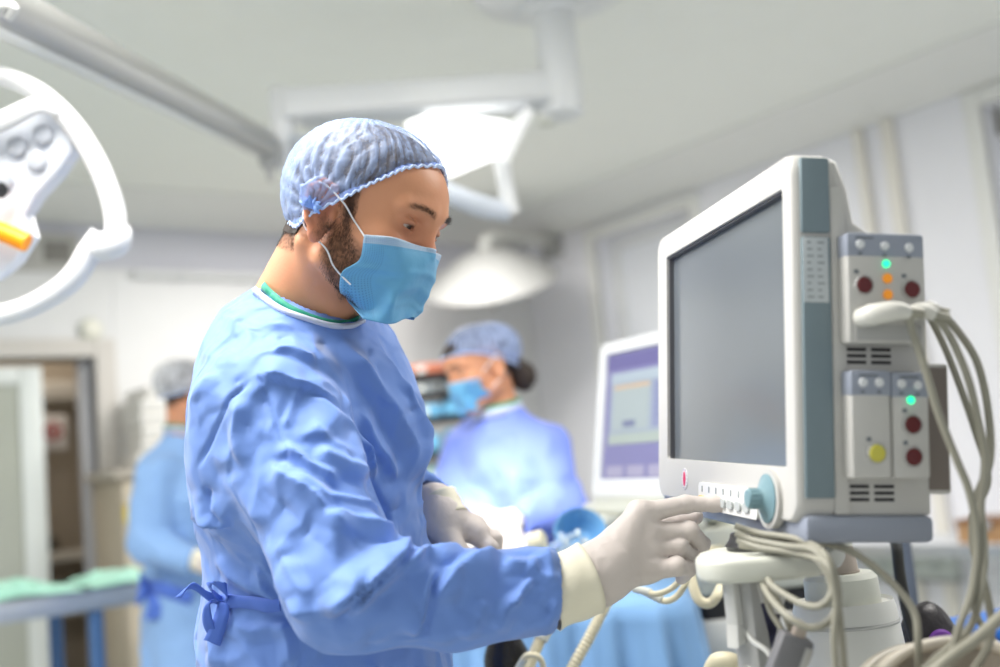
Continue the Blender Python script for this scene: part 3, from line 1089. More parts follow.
plug('sensor_plug', 'thin grey lead looping widest to the right of the modules', [MW(0.272, 0.114, 0.028), MW(0.284, 0.118, 0.030), MW(0.287, 0.126, 0.027)],
     [0.005, 0.006, 0.0045],
     [P(957, 330, 1.05), P(977, 362, 1.05), P(988, 410, 1.04), P(990, 460, 1.03), P(976, 500, 1.02), P(973, 545, 1.01), P(986, 590, 1.0), P(990, 640, 1.0), P(960, 690, 0.99)], 0.0038)
cable('sensor_cable', 'slender grey cable crossing behind the bundle at right', [MW(0.27, 0.116, 0.034), P(932, 322, 1.08), P(950, 360, 1.07), P(975, 430, 1.06), P(988, 480, 1.05), P(972, 520, 1.05), P(985, 560, 1.05), P(975, 610, 1.05), P(1000, 650, 1.05), P(1020, 690, 1.05)], 0.0034, M_CABLE)
cable('sensor_cable', 'thick grey cable sweeping up to the right corner above the cream tray', [P(915, 690, 0.94), P(945, 662, 0.95), P(975, 640, 0.96), P(1003, 615, 0.97), P(1030, 585, 0.98)], 0.0055, M_CABLE)
# coil of cables under the monitor
cy_ = P(790, 545, 1.06)
for k, pts in enumerate((
        [P(736, 533, 1.09), P(752, 540, 1.08), P(785, 546, 1.05), P(815, 551, 1.01), P(832, 575, 0.99), P(838, 605, 0.985), P(842, 640, 0.98), P(846, 690, 0.98)],
        [P(738, 540, 1.09), P(760, 548, 1.07), P(795, 553, 1.04), P(820, 562, 1.0), P(832, 590, 0.985), P(820, 606, 0.985), P(800, 603, 1.0), P(775, 588, 1.03), P(768, 580, 1.05)],
        [P(735, 526, 1.10), P(758, 533, 1.09), P(800, 540, 1.05), P(826, 556, 1.0), P(838, 590, 0.99), P(832, 618, 0.99), P(812, 628, 0.99), P(790, 618, 1.0), P(772, 600, 1.03), P(763, 585, 1.06)],
        [P(740, 545, 1.10), P(770, 551, 1.075), P(805, 556, 1.03), P(828, 565, 0.985), P(836, 600, 0.98), P(834, 640, 0.975), P(838, 690, 0.975)],
        [P(812, 540, 1.06), P(846, 549, 1.04), P(872, 565, 1.03), P(897, 588, 1.02), P(914, 612, 1.01), P(918, 640, 1.0), P(918, 690, 1.0)],
        [P(762, 582, 1.07), P(770, 610, 1.06), P(782, 630, 1.05), P(790, 650, 1.05), P(794, 690, 1.05)],
        [P(768, 582, 1.06), P(780, 605, 1.05), P(790, 628, 1.05), P(797, 660, 1.05), P(800, 690, 1.05)])):
    lab = ('grey cable of the coil under the monitor falling straight down at right', 'grey cable of the coil making the small tight loop beside the mount',
           'grey cable of the coil making the large low loop beside the mount', 'grey cable of the coil drooping in front of the machine dome',
           'single grey cable arching over the machine dome to the right', 'grey cable hanging behind the support post', 'grey cable hanging to the clip box under the mount')[k]
    cable('coiled_cable', lab, pts, (0.0034, 0.0033, 0.0034, 0.0034, 0.0036, 0.0030, 0.0032)[k], M_CABLE, group=None)
bx = thing('cable_clamp', 'grey clamp box hanging on cables below the mount', 'clamp', P(788, 650, 1.04))
mC = frame(np.stack([CR, CF, CU], 1) @ roty(R(20)), P(790, 655, 1.04))
MB().box((-0.016, -0.011, -0.035), (0.016, 0.011, 0.02), 0.004, m=mC).build('clamp_body', mat('clamp_grey', (0.18, 0.18, 0.19), 0.45, vary=0.05), bx, True)
MB().box((-0.006, -0.008, 0.018), (0.006, 0.006, 0.034), 0.003, m=mC).build('clamp_neck', M_TAUPE, bx, True)
MB().box((0.008, -0.0125, -0.03), (0.0155, -0.010, 0.014), 0.001, m=mC).build('clamp_edge', M_ALU, bx, True)
tg = thing('paper_tag', 'white and dark printed tags hanging among cables under the mount', 'tag', P(765, 620, 1.09))
for k, (x, y, sx, sy) in enumerate(((762, 612, 0.010, 0.028), (772, 622, 0.008, 0.03))):
    mC2 = frame(np.stack([CR, CF, CU], 1) @ roty(R(-18 + 30 * k)), P(x, y, 1.09))
    tp = MB().box((-sx, -0.001, -sy), (sx, 0.001, sy), 0.0006, m=mC2).build('tag_sheet', M_WHITE, tg, True)
    MB().box((-sx * 0.3, -0.0015, -sy * 0.85), (sx * 0.75, -0.0009, sy * 0.3), m=mC2).build('dark_print', mat('tag_ink', (0.03, 0.03, 0.07), 0.5), tp, True)
cable('white_tube', 'thin white tube falling left of the clamp box', [P(742, 622, 1.10), P(752, 640, 1.08), P(770, 655, 1.06), P(782, 690, 1.05)], 0.0028, M_WHITE, 'tube')
cable('power_cable', 'thick black cable dropping from the right end of the monitor base', [MW(0.22, 0.11, -0.188), P(897, 548, 1.10), P(900, 575, 1.12), P(908, 615, 1.14), P(917, 650, 1.15), P(922, 700, 1.16)], 0.006, mat('black_rubber', (0.012, 0.012, 0.014), 0.4))
# cream oval tray in the lower right corner
ty = thing('cable_tray', 'cream double-rimmed tray in the lower right corner holding cables', 'tray', P(940, 690, 0.98))
for k, (cx, cyy, rx, ry, dd) in enumerate(((925, 690, 66, 42, 1.0), (958, 692, 84, 50, 0.95))):
    pts = []
    for j in range(24):
        a = 2 * math.pi * j / 24
        pts.append(P(cx + rx * math.cos(a), cyy - ry * math.sin(a), dd + 0.08 * math.sin(a)))
    MB().tube(pts, 0.0062, 12, closed=True, res=3).build('tray_rim', mat('tray_cream', (0.66, 0.60, 0.50), 0.4), ty, True)
    b2 = bmesh.new()
    top = [b2.verts.new(p) for p in pts]
    bot = [b2.verts.new(Vector(p) * 0.8 + Vector(pts[(j + 12) % 24]) * 0.2 - Vector((0, 0, 0.06))) for j, p in enumerate(pts)]
    for j in range(24):
        b2.faces.new((top[j], top[(j + 1) % 24], bot[(j + 1) % 24], bot[j]))
    b2.faces.new(bot)
    bmesh.ops.solidify(b2, geom=b2.faces[:], thickness=0.003)
    x = MB()
    x.absorb(b2)
    x.build('tray_bowl', mat('tray_inner', (0.50, 0.45, 0.38), 0.5), ty, True)

# ================================================================== people
C_SKIN = np.array(srgb(216, 154, 118))
C_RED = np.array(srgb(196, 112, 88))
C_BEARD = np.array(srgb(92, 62, 46))
C_HAIR = np.array(srgb(50, 36, 28))


class Head:
    """a head in its own frame: x towards the face, y to the person's left, z up, origin between the ears"""

    def __init__(self, o, yaw, pitch, roll=0.0, s=1.0):
        self.o, self.s = np.asarray(o, float), s
        self.M = rotz(R(yaw)) @ roty(R(pitch)) @ rotx(R(roll))

    def w(self, x, y, z):
        return self.o + self.s * (self.M @ np.array([x, y, z], float))

    def W(self, pts):
        return self.o + self.s * (np.asarray(pts, float) @ self.M.T)

    def local(self, p):
        return ((p - self.o) @ self.M) / self.s

    def at(self, px, py, y):
        """local point seen at a pixel, on the plane y = const of the head"""
        D = self.M.T @ (P(px, py, 1) - CC)
        O = self.M.T @ (CC - self.o) / self.s
        D = D / self.s
        t = (y - O[1]) / D[1]
        return O + t * D

    def matrix(self):
        return frame(self.M * self.s, self.o)


def head_sdf(q, detail=True, eyes_down=True):
    """q in head-local metres"""
    d = sd_ell(q, (-0.004, 0, 0.041), (0.091, 0.075, 0.083))
    d = smin(d, sd_ell(q, (0.040, 0, 0.044), (0.058, 0.060, 0.055)), 0.03)
    d = smin(d, sd_ell(q, (0.040, 0, -0.016), (0.045, 0.057, 0.062)), 0.03)
    for s in (-1, 1):
        d = smin(d, sd_cone(q, (0.002, s * 0.055, -0.045), (0.060, s * 0.016, -0.076), 0.017, 0.017), 0.03)
        d = smin(d, sd_ell(q, (0.058, s * 0.047, -0.012), (0.028, 0.018, 0.020)), 0.02)
    d = smin(d, sd_ell(q, (0.067, 0, -0.076), (0.020, 0.023, 0.018)), 0.02)
    # brow ridge, sockets, nose
    for s in (-1, 1):
        d = smin(d, sd_cone(q, (0.091, s * 0.010, 0.037), (0.079, s * 0.046, 0.036), 0.0095, 0.0085), 0.012)
        d = smax(d, -sd_ell(q, (0.099, s * 0.035, 0.017), (0.022, 0.020, 0.0125)), 0.012)
    d = smin(d, sd_cone(q, (0.088, 0, 0.030), (0.0985, 0, -0.010), 0.0068, 0.0085), 0.012)
    for s in (-1, 1):
        d = smin(d, sd_ell(q, (0.090, s * 0.011, -0.014), (0.010, 0.007, 0.007)), 0.006)
    d = smin(d, sd_ell(q, (0.072, 0, -0.050), (0.014, 0.024, 0.012)), 0.014)
    if detail:
        for s in (-1, 1):
            c = np.array((0.0745, s * 0.0325, 0.0185))
            d = smin(d, sd_ell(q, c, (0.0142, 0.0150, 0.0138)), 0.004)
            # lid slit, looking down: the upper lid covers most of the eye
            slit = sd_ell(q, c + (0.012, s * 0.001, -0.0045), (0.010, 0.0135, 0.0021), rotx(s * R(6)))
            d = np.maximum(d, -slit)
            # lid crease and brow hair pad
            d = smax(d, -sd_ell(q, c + (0.0125, s * 0.001, 0.0062), (0.004, 0.014, 0.0009), rotx(s * R(6))), 0.003)
    # ears
    for s in (-1, 1):
        E = rotz(s * R(-22))
        c = np.array((-0.006, s * 0.0775, 0.004))
        d = smin(d, sd_ell(q, c, (0.017, 0.0075, 0.030), E), 0.006)
        d = np.minimum(d, 1e3)
        rim = [(0.012, -0.006), (0.015, 0.014), (0.009, 0.029), (-0.006, 0.033), (-0.018, 0.022), (-0.019, 0.004), (-0.012, -0.014), (-0.003, -0.026)]
        for (xa, za), (xb, zb) in zip(rim[1:], rim[2:]):
            pa = c + E @ np.array((xa, s * 0.006, za))
            pb = c + E @ np.array((xb, s * 0.006, zb))
            d = smin(d, sd_cone(q, pa, pb, 0.0038, 0.0038), 0.003)
        d = smin(d, sd_ell(q, c + E @ np.array((0.0, s * 0.002, -0.028)), (0.0085, 0.006, 0.010), E), 0.006)
        d = smax(d, -sd_ell(q, c + E @ np.array((0.004, s * 0.010, 0.0)), (0.0075, 0.0075, 0.013), E), 0.004)
        d = smin(d, sd_ell(q, c + E @ np.array((0.012, s * 0.002, -0.002)), (0.004, 0.005, 0.007), E), 0.004)
    return d


def skin_color(q, V, edge=None):
    """colour of the skin from where it lies on the head: beard, brows, sideburns, hairline"""
    n = len(q)
    col = np.repeat(C_SKIN[None], n, 0)
    nz = lattice_noise(q, 60, 3)
    fine = lattice_noise(q, 420, 5)

    def mix(mask, c):
        nonlocal col
        m = np.clip(mask, 0, 1)[:, None]
        col = col * (1 - m) + np.asarray(c)[None] * m
    x, y, z = q[:, 0], np.abs(q[:, 1]), q[:, 2]
    # ruddy nose and ears, darker brown skin round the eyes
    mix(np.exp(-((x - 0.105) ** 2 + (z + 0.015) ** 2) / 0.0008) * 0.5, C_RED)
    mix(np.clip((y - 0.070) / 0.01, 0, 1) * (np.abs(z) < 0.045) * (x < 0.02) * 0.45, C_RED)
    mix(np.exp(-(((x - 0.085) / 0.02) ** 2 + ((y - 0.034) / 0.016) ** 2 + ((z - 0.012) / 0.012) ** 2)) * 0.55, np.array(srgb(150, 88, 66)))
    # beard: jaw, cheek below a slanting line, under the chin
    line = -0.006 - 0.45 * (x - 0.02)
    bd = np.clip((line - z) / 0.014 + nz * 0.35, 0, 1) * np.clip((x + 0.004 - np.clip(-0.03 - z, 0, 1) * 0.25) / 0.012 + nz * 0.3, 0, 1) * np.clip((z + 0.118 - 0.25 * np.clip(x, 0, 1)) / 0.014 + nz * 0.3, 0, 1)
    sb = np.clip((0.045 - z) / 0.01, 0, 1) * np.clip((0.034 - x) / 0.008 + nz * 0.3, 0, 1) * np.clip((x - 0.014) / 0.006, 0, 1) * np.clip((z + 0.03) / 0.01, 0, 1) * (y > 0.04)
    beard = np.clip(np.maximum(bd, sb), 0, 1)
    mix(beard * (0.62 + 0.30 * fine), C_BEARD)
    mix(sb * (z > 0.005) * 0.55, C_HAIR)
    # nape and scalp hair
    hr = np.clip((-0.040 - x) / 0.012 + nz * 0.4, 0, 1) * np.clip((z + 0.052) / 0.02 + nz * 0.3, 0, 1)
    if edge is None:
        hr = np.maximum(hr, np.clip((z - 0.046 - 0.42 * (x + 0.01)) / 0.005, 0, 1))
    else:
        hr = np.maximum(hr, np.clip((z - above_edge(q, edge) - 0.001) / 0.003, 0, 1) * (y < 0.0785))
    mix(hr * 0.95, C_HAIR)
    # brows and lash line
    br = np.exp(-((z - 0.0350 - 0.004 * np.sin((y - 0.012) / 0.036 * 2.6)) / 0.0034) ** 2) * np.clip((y - 0.009) / 0.006, 0, 1) * np.clip((0.053 - y) / 0.008, 0, 1) * (x > 0.055)
    mix(br * (0.5 + 0.25 * fine), C_HAIR)
    c = np.array((0.0745, 0.0325, 0.0185))
    dd = np.sqrt((x - c[0] - 0.012) ** 2 * 0.3 + ((y - c[1]) * 0.26) ** 2 + (z - c[2] + 0.0028) ** 2)
    mix(np.exp(-(dd / 0.0026) ** 2) * 0.85, np.array(srgb(40, 24, 20)))
    return col, beard, br


def make_eye(H, s, parent, name='eye'):
    c = H.w(0.0735, s * 0.0325, 0.0182)
    b = bmesh.new()
    bmesh.ops.create_uvsphere(b, u_segments=28, v_segments=20, radius=0.0128 * H.s)
    look = (H.M @ np.array([0.93, 0.0, -0.36]))
    look /= np.linalg.norm(look)
    cols = []
    for v in b.verts:
        t = np.array(v.co.normalized()) @ look
        cols.append(srgb(20, 14, 12) if t > 0.975 else (srgb(74, 48, 30) if t > 0.90 else srgb(190, 176, 168)))
        v.co += Vector(c)
    x = MB()
    x.bm.free()
    me = bpy.data.meshes.new(name)
    b.to_mesh(me)
    b.free()
    set_col(me, np.array(cols))
    return link_mesh(name, me, mat('eye_surface', (0.8, 0.8, 0.8), 0.12, attr=True), parent)


def make_strands(name, H, V, N, weight, parent, count, length, droop, material, seed, lift=0.3, rad=0.00022):
    """short hairs rooted where weight is high: thin three-sided spikes, all in one mesh"""
    g = np.random.default_rng(seed)
    p = weight / weight.sum()
    pick = g.choice(len(V), size=count, p=p)
    jit = g.normal(0, 0.0006, (count, 3))
    root = V[pick] + jit
    nrm = N[pick]
    dirn = nrm * lift + droop(H, pick) + g.normal(0, 0.22, (count, 3))
    dirn /= np.linalg.norm(dirn, axis=1, keepdims=True)
    a = np.cross(dirn, g.normal(0, 1, (count, 3)))
    a /= np.linalg.norm(a, axis=1, keepdims=True)
    c = np.cross(dirn, a)
    ln = length * g.uniform(0.6, 1.2, (count, 1))
    vs, fs = [], []
    for k in range(3):
        an = 2 * math.pi * k / 3
        vs.append(root + rad * (a * math.cos(an) + c * math.sin(an)))
    tip = root + dirn * ln
    Vv = np.stack(vs + [tip], 1).reshape(-1, 3)
    base = np.arange(count) * 4
    F = np.concatenate([np.stack([base + k, base + (k + 1) % 3, base + 3], 1) for k in range(3)])
    me = mesh_np(name, Vv, F)
    return link_mesh(name, me, material, parent, smooth=False)


def above_edge(q, edge):
    """height of the cap's edge line in the direction of each point"""
    ang = np.linspace(0, 2 * math.pi, 361)
    E = np.array([edge(a) for a in ang])
    pa = np.arctan2(E[:, 1], E[:, 0] + 0.006) % (2 * math.pi)
    o = np.argsort(pa)
    return np.interp(np.arctan2(q[:, 1], q[:, 0] + 0.006) % (2 * math.pi), pa[o], E[o, 2], period=2 * math.pi)


def A_back(a):
    return (1 - np.cos(a)) / 2


def make_cap(H, parent, edge, apex, puff, knot=None, name='surgical_cap', material=None, edge_mat=None, edge_r=0.0016, nph=240, nt=56, pleat=0.004, seed=1, bvh=None, center=(-0.006, 0, 0.041)):
    """bouffant cap: pleated shell over the skull between an elastic edge line and the crown. edge(phi) and puff(phi, t) in head-local metres"""
    cc = np.array(center)
    er = np.array((0.094, 0.077, 0.080)) + 0.003
    V = []
    ph = np.arange(nph) / nph * 2 * math.pi
    E = np.array([edge(a) for a in ph])
    ap = np.asarray(apex, float) - cc
    ap /= np.linalg.norm(ap)
    nz = np.random.default_rng(seed)
    phs = nz.uniform(0, 6.28, 8)
    for j in range(nt + 1):
        t = j / nt
        for i, a in enumerate(ph):
            e = E[i] - cc
            le = np.linalg.norm(e)
            u = e / le
            w = t ** 0.9
            om = math.acos(max(-1, min(1, u @ ap)))
            dv = (math.sin((1 - w) * om) * u + math.sin(w * om) * ap) / (math.sin(om) + 1e-9)
            rad = 1 / math.sqrt(((dv / er) ** 2).sum())
            if bvh is not None:
                hp = bvh.ray_cast(Vector(H.w(*(cc + dv * 0.3))), Vector(H.M @ -dv))[0]
                if hp is not None:
                    rad = np.linalg.norm(H.local(np.array(hp)) - cc) + 0.0035
            r0 = le
            rr = rad + puff(a, t)
            b = min(1, t / 0.16)
            rr = r0 * (1 - b) ** 2 + rr * (1 - (1 - b) ** 2)
            V.append(cc + dv * rr)
    V = np.array(V)
    T = np.repeat(np.arange(nt + 1) / nt, nph)
    A = np.tile(ph, nt + 1)
    # pleats run up from the elastic and die out towards the crown, with irregular crumples between
    warp = lattice_noise(V, 28, seed) * 1.6
    pl = np.abs(np.sin(A * 17 + warp * 2.2 + phs[0])) ** 0.6 - 0.6
    pl2 = np.abs(np.sin(A * 41 + warp * 1.4 + phs[1])) - 0.6
    cr = 0.5 - np.abs(lattice_noise(V + 0.01 * lattice_noise(V, 30, 8)[:, None], 55, seed + 2))
    cr2 = 0.4 - np.abs(lattice_noise(V, 120, seed + 4))
    fade = np.clip(T / 0.06, 0, 1) * np.clip(1.15 - T, 0, 1)
    fine_ = np.abs(np.sin(A * 73 + warp * 1.1)) - 0.6
    dsp = pleat * fade * (pl * 0.8 + cr * (0.5 + 0.7 * A_back(A))) + pleat * 0.55 * np.exp(-T / 0.25) * pl2 + pleat * 0.40 * np.exp(-T / 0.5) * fine_ + pleat * 0.35 * cr2 * np.clip(T / 0.08, 0, 1)
    if knot is not None:
        kd = np.linalg.norm(V - np.asarray(knot), axis=1)
        kk = np.asarray(knot)
        ang = np.arctan2(V[:, 2] - kk[2], V[:, 0] - kk[0])
        fan = np.abs(np.sin(ang * 9 + warp)) - 0.5
        wgt = np.exp(-kd / 0.055) * np.clip(kd / 0.012, 0, 1) * (V[:, 1] * kk[1] > 0)
        dsp = dsp * (1 - 0.6 * wgt) + 0.006 * wgt * fan
        pull = np.exp(-(kd / 0.018) ** 2)[:, None] * (V[:, 1:2] * kk[1] > 0)
        V = V + (kk - V) * 0.35 * pull
    dirs = V - cc
    dirs /= np.linalg.norm(dirs, axis=1, keepdims=True)
    V = V + dirs * dsp[:, None]
    Q = []
    for j in range(nt):
        for i in range(nph):
            a, b = j * nph + i, j * nph + (i + 1) % nph
            Q.append((a, b, b + nph, a + nph))
    me = mesh_np(name, H.W(V), np.array(Q))
    a_ = me.attributes.new('thick', 'FLOAT', 'POINT')
    streak = np.clip(0.5 + dsp / (pleat * 1.6), 0, 1)
    back = np.clip((A_back(A) - 0.35) / 0.4, 0, 1)
    a_.data.foreach_set('value', (0.86 * streak ** 1.9 - 0.07 + 0.10 * np.clip(T, 0, 1) + 0.26 * back).astype(np.float32))
    o = link_mesh(name, me, material or M_CAP, parent)
    # elastic frill
    fr, rd = [], []
    n = 300
    for k in range(n):
        a = 2 * math.pi * k / n
        p = np.array(edge(a))
        d = (p - cc) / np.linalg.norm(p - cc)
        up = np.array([0, 0, 1.0])
        fr.append(H.w(*(p + d * 0.0015 + up * 0.0016 * math.sin(a * 62))))
        rd.append(edge_r * H.s * (1 + 0.25 * math.sin(a * 124)))
    MB().tube(fr, rd, 6, smooth=False, closed=True).build('elastic_edge', edge_mat or M_CAPEDGE, o, True)
    band = []
    for row in range(4):
        for k in range(n):
            a = 2 * math.pi * k / n
            p = np.array(edge(a))
            d = (p - cc) / np.linalg.norm(p - cc)
            band.append(H.w(*(p + d * (0.0018 + 0.0012 * math.sin(a * 62 + row)) + (np.asarray(apex) - p) / np.linalg.norm(np.asarray(apex) - p) * 0.0045 * row)))
    q = [(r * n + k, r * n + (k + 1) % n, (r + 1) * n + (k + 1) % n, (r + 1) * n + k) for r in range(3) for k in range(n)]
    me = mesh_np('gathered_band', band, np.array(q))
    link_mesh('gathered_band', me, mat('cap_band', (0.22, 0.36, 0.80), 0.6, vary=0.12, bump=(300, 0.4, 0.002), alpha=0.55), o)
    return o


def make_mask(H, net, parent, name='face_mask', bvh=None):
    """pleated mask from a net of head-local points (rows from top to bottom, columns round the face)"""
    G = np.array(net, float)
    rows = [G[:, j] for j in range(G.shape[1])]
    up = []
    for i in range(G.shape[0]):
        p, _ = catmull(list(G[i]), [0] * G.shape[1], 12)
        up.append(p)
    up = np.array(up)
    cols = []
    for j in range(up.shape[1]):
        p, _ = catmull(list(up[:, j]), [0] * up.shape[0], 12)
        cols.append(p)
    S = np.array(cols).transpose(1, 0, 2)           # (rows, cols, 3)
    nr, nc = S.shape[:2]
    vv = np.repeat(np.linspace(0, 1, nr)[:, None], nc, 1)
    uu = np.repeat(np.linspace(0, 1, nc)[None], nr, 0)
    c = np.array((0.0, 0, -0.03))
    D = S - c
    D /= np.linalg.norm(D, axis=2, keepdims=True)
    saw = np.zeros_like(vv)
    for p0 in (0.36, 0.55, 0.72):
        x = (vv - p0 - 0.03 * np.cos((uu - 0.5) * 5)) / 0.07
        saw += np.where(x > 0, np.clip(1 - x, 0, 1), np.clip(1 + x * 5, 0, 1)) * 0.0022
    cr = (0.45 - np.abs(lattice_noise(S.reshape(-1, 3), 45, 9).reshape(nr, nc))) * 0.002
    edge_w = np.clip(np.minimum(uu, 1 - uu) / 0.05, 0, 1) * np.clip(np.minimum(vv, 1 - vv) / 0.05, 0, 1)
    S = S + D * ((saw + cr) * edge_w)[..., None]
    if bvh is not None:                              # rest on the face, never inside it
        for i in range(nr):
            for j in range(nc):
                hp = bvh.ray_cast(Vector(H.w(*(S[i, j] + D[i, j] * 0.1))), Vector(H.M @ -D[i, j]), 0.16)[0]
                if hp is not None:
                    hl = H.local(np.array(hp)) + D[i, j] * 0.0022
                    if (hl - S[i, j]) @ D[i, j] > 0:
                        S[i, j] = hl
        for k in range(4):
            S[1:-1, 1:-1] = 0.4 * S[1:-1, 1:-1] + 0.15 * (S[:-2, 1:-1] + S[2:, 1:-1] + S[1:-1, :-2] + S[1:-1, 2:])
    V = H.W(S.reshape(-1, 3))
    Q = np.array([(i * nc + j, i * nc + j + 1, (i + 1) * nc + j + 1, (i + 1) * nc + j) for i in range(nr - 1) for j in range(nc - 1)])
    me = mesh_np(name, V, Q)
    uv = me.uv_layers.new(name='uv')
    li = np.zeros(len(me.loops), np.int32)
    me.loops.foreach_get('vertex_index', li)
    uv.data.foreach_set('uv', np.stack([uu.ravel()[li], vv.ravel()[li]], 1).astype(np.float32).ravel())
    o = link_mesh(name, me, mask_mat(), parent)
    sol = o.modifiers.new('thickness', 'SOLIDIFY')
    sol.thickness = 0.0012
    return o, S


def mask_mat():
    if 'mask_cloth' in MATS:
        return MATS['mask_cloth']
    m = bpy.data.materials.new('mask_cloth')
    m.use_nodes = True
    nt = m.node_tree
    N, L = nt.nodes, nt.links
    b = N['Principled BSDF']
    b.inputs['Roughness'].default_value = 0.6
    b.inputs['Sheen Weight'].default_value = 0.2
    uv = N.new('ShaderNodeTexCoord')
    sep = N.new('ShaderNodeSeparateXYZ')
    L.new(uv.outputs['UV'], sep.inputs[0])

    def math_(op, a, b_=None, c=None):
        n = N.new('ShaderNodeMath')
        n.operation = op
        for k, x in enumerate((a, b_, c)):
            if x is None:
                continue
            if hasattr(x, 'links'):
                L.new(x, n.inputs[k])
            else:
                n.inputs[k].default_value = x
        return n.outputs[0]
    u, v = sep.outputs[0], sep.outputs[1]
    top = math_('LESS_THAN', v, 0.075)
    um = math_('MINIMUM', u, math_('SUBTRACT', 1.0, u))
    side = math_('LESS_THAN', um, 0.05)
    border = math_('MAXIMUM', top, side)
    # embossed dots along the border strips
    du = math_('SUBTRACT', math_('FRACT', math_('MULTIPLY', u, 95.0)), 0.5)
    dv = math_('SUBTRACT', math_('FRACT', math_('MULTIPLY', v, 62.0)), 0.5)
    rr = math_('ADD', math_('MULTIPLY', du, du), math_('MULTIPLY', dv, dv))
    dot = math_('MULTIPLY', math_('LESS_THAN', rr, 0.07), math_('LESS_THAN', math_('MINIMUM', v, um), 0.105))
    mx = N.new('ShaderNodeMix')
    mx.data_type = 'RGBA'
    mx.inputs[6].default_value = (*srgb(116, 190, 232), 1)
    mx.inputs[7].default_value = (*srgb(188, 214, 238), 1)
    L.new(math_('MULTIPLY', top, 0.95), mx.inputs[0])
    mx2 = N.new('ShaderNodeMix')
    mx2.data_type = 'RGBA'
    L.new(mx.outputs[2], mx2.inputs[6])
    mx2.inputs[7].default_value = (*srgb(80, 140, 196), 1)
    L.new(math_('MULTIPLY', dot, 0.6), mx2.inputs[0])
    L.new(mx2.outputs[2], b.inputs['Base Color'])
    n = N.new('ShaderNodeTexNoise')
    n.inputs['Scale'].default_value = 70
    L.new(uv.outputs['Object'], n.inputs['Vector'])
    bp = N.new('ShaderNodeBump')
    bp.inputs['Strength'].default_value = 0.3
    bp.inputs['Distance'].default_value = 0.003
    L.new(n.outputs['Fac'], bp.inputs['Height'])
    L.new(bp.outputs['Normal'], b.inputs['Normal'])
    tl = N.new('ShaderNodeBsdfTranslucent')
    L.new(mx2.outputs[2], tl.inputs['Color'])
    ms = N.new('ShaderNodeMixShader')
    ms.inputs[0].default_value = 0.18
    L.new(b.outputs[0], ms.inputs[1])
    L.new(tl.outputs[0], ms.inputs[2])
    L.new(ms.outputs[0], N['Material Output'].inputs['Surface'])
    MATS['mask_cloth'] = m
    return m


def bvh_of(V, Q):
    return BVHTree.FromPolygons([tuple(v) for v in V], [tuple(int(i) for i in q) for q in Q])


def cast(bvh, x, y, fallback=None, lift=0.0):
    """point of a surface seen at a pixel of the photograph's frame"""
    D = Vector(P(x, y, 1) - CC)
    loc, nrm, i, d = bvh.ray_cast(Vector(CC), D.normalized())
    if loc is None:
        return None if fallback is None else P(x, y, fallback)
    return np.array(loc) + lift * np.array(nrm)


def hand_sdf(p, J):
    """J: wrist, list of finger chains [(point, radius), ...], thumb chain"""
    wrist, wr, fingers, thumb = J
    d = None
    for ch in fingers:
        c = sd_cone(p, wrist, ch[0][0], wr * 0.80, ch[0][1] * 1.15)
        d = c if d is None else smin(d, c, 0.014)
    for a, b in zip(fingers, fingers[1:]):
        d = smin(d, sd_cone(p, a[0][0], b[0][0], a[0][1] * 0.98, b[0][1] * 0.98), 0.010)
    f = None
    for ch in fingers:
        g = None
        for (a, ra), (b, rb) in zip(ch, ch[1:]):
            c = sd_cone(p, a, b, ra, rb)
            g = c if g is None else smin(g, c, 0.003)
        for (a, ra) in ch[1:-1]:
            g = smin(g, sd_cone(p, a, np.asarray(a) + 1e-4, ra * 1.05, ra * 1.05), 0.004)
        f = g if f is None else smin(f, g, 0.0012)
    d = smin(d, f, 0.008)
    g = None
    for (a, ra), (b, rb) in zip(thumb, thumb[1:]):
        c = sd_cone(p, a, b, ra, rb)
        g = c if g is None else smin(g, c, 0.004)
    d = smin(d, g, 0.012)
    return d

# ------------------------------------------------------------------ the surgeon
SURG = thing('person', 'surgeon in blue gown, sheer cap and mask touching the large monitor', 'person', (*P(320, 600, 1.40)[:2], 0))
HS = Head(P(359.5, 228.3, 1.33), -59.5, 22.7, -1.8)
TORY = R(-50)                                    # way the chest faces
TF = rotz(TORY)
t_f, t_l = TF @ np.array([1.0, 0, 0]), TF @ np.array([0, 1.0, 0])
neck0, neck1 = HS.w(-0.022, 0, -0.035), P(306, 322, 1.385)
S_near, E_near, W_near = P(272, 408, 1.27), P(350, 592, 1.13), P(551, 591, 1.187)
S_far, E_far, W_far = P(336, 392, 1.60), P(362, 548, 1.64), P(436, 506, 1.50)


def body_fn(p):
    d = head_sdf(HS.local(p).astype(np.float32)) * HS.s
    d = smin(d, sd_cone(p, neck0, neck1, 0.052, 0.062), 0.018)
    d = smin(d, sd_cone(p, HS.w(-0.045, 0, -0.02), P(285, 330, 1.40), 0.042, 0.055), 0.03)
    # sternomastoid cord from behind the ear to the collarbone
    d = smin(d, sd_cone(p, HS.w(-0.03, -0.055, -0.035), P(333, 314, 1.335), 0.012, 0.010), 0.02)
    return d


V, Q = surface_net(body_fn, HS.o - (0.16, 0.16, 0.23), HS.o + (0.16, 0.16, 0.17), 0.0015)
q = HS.local(V)


BODY_BVH = bvh_of(V, Q)


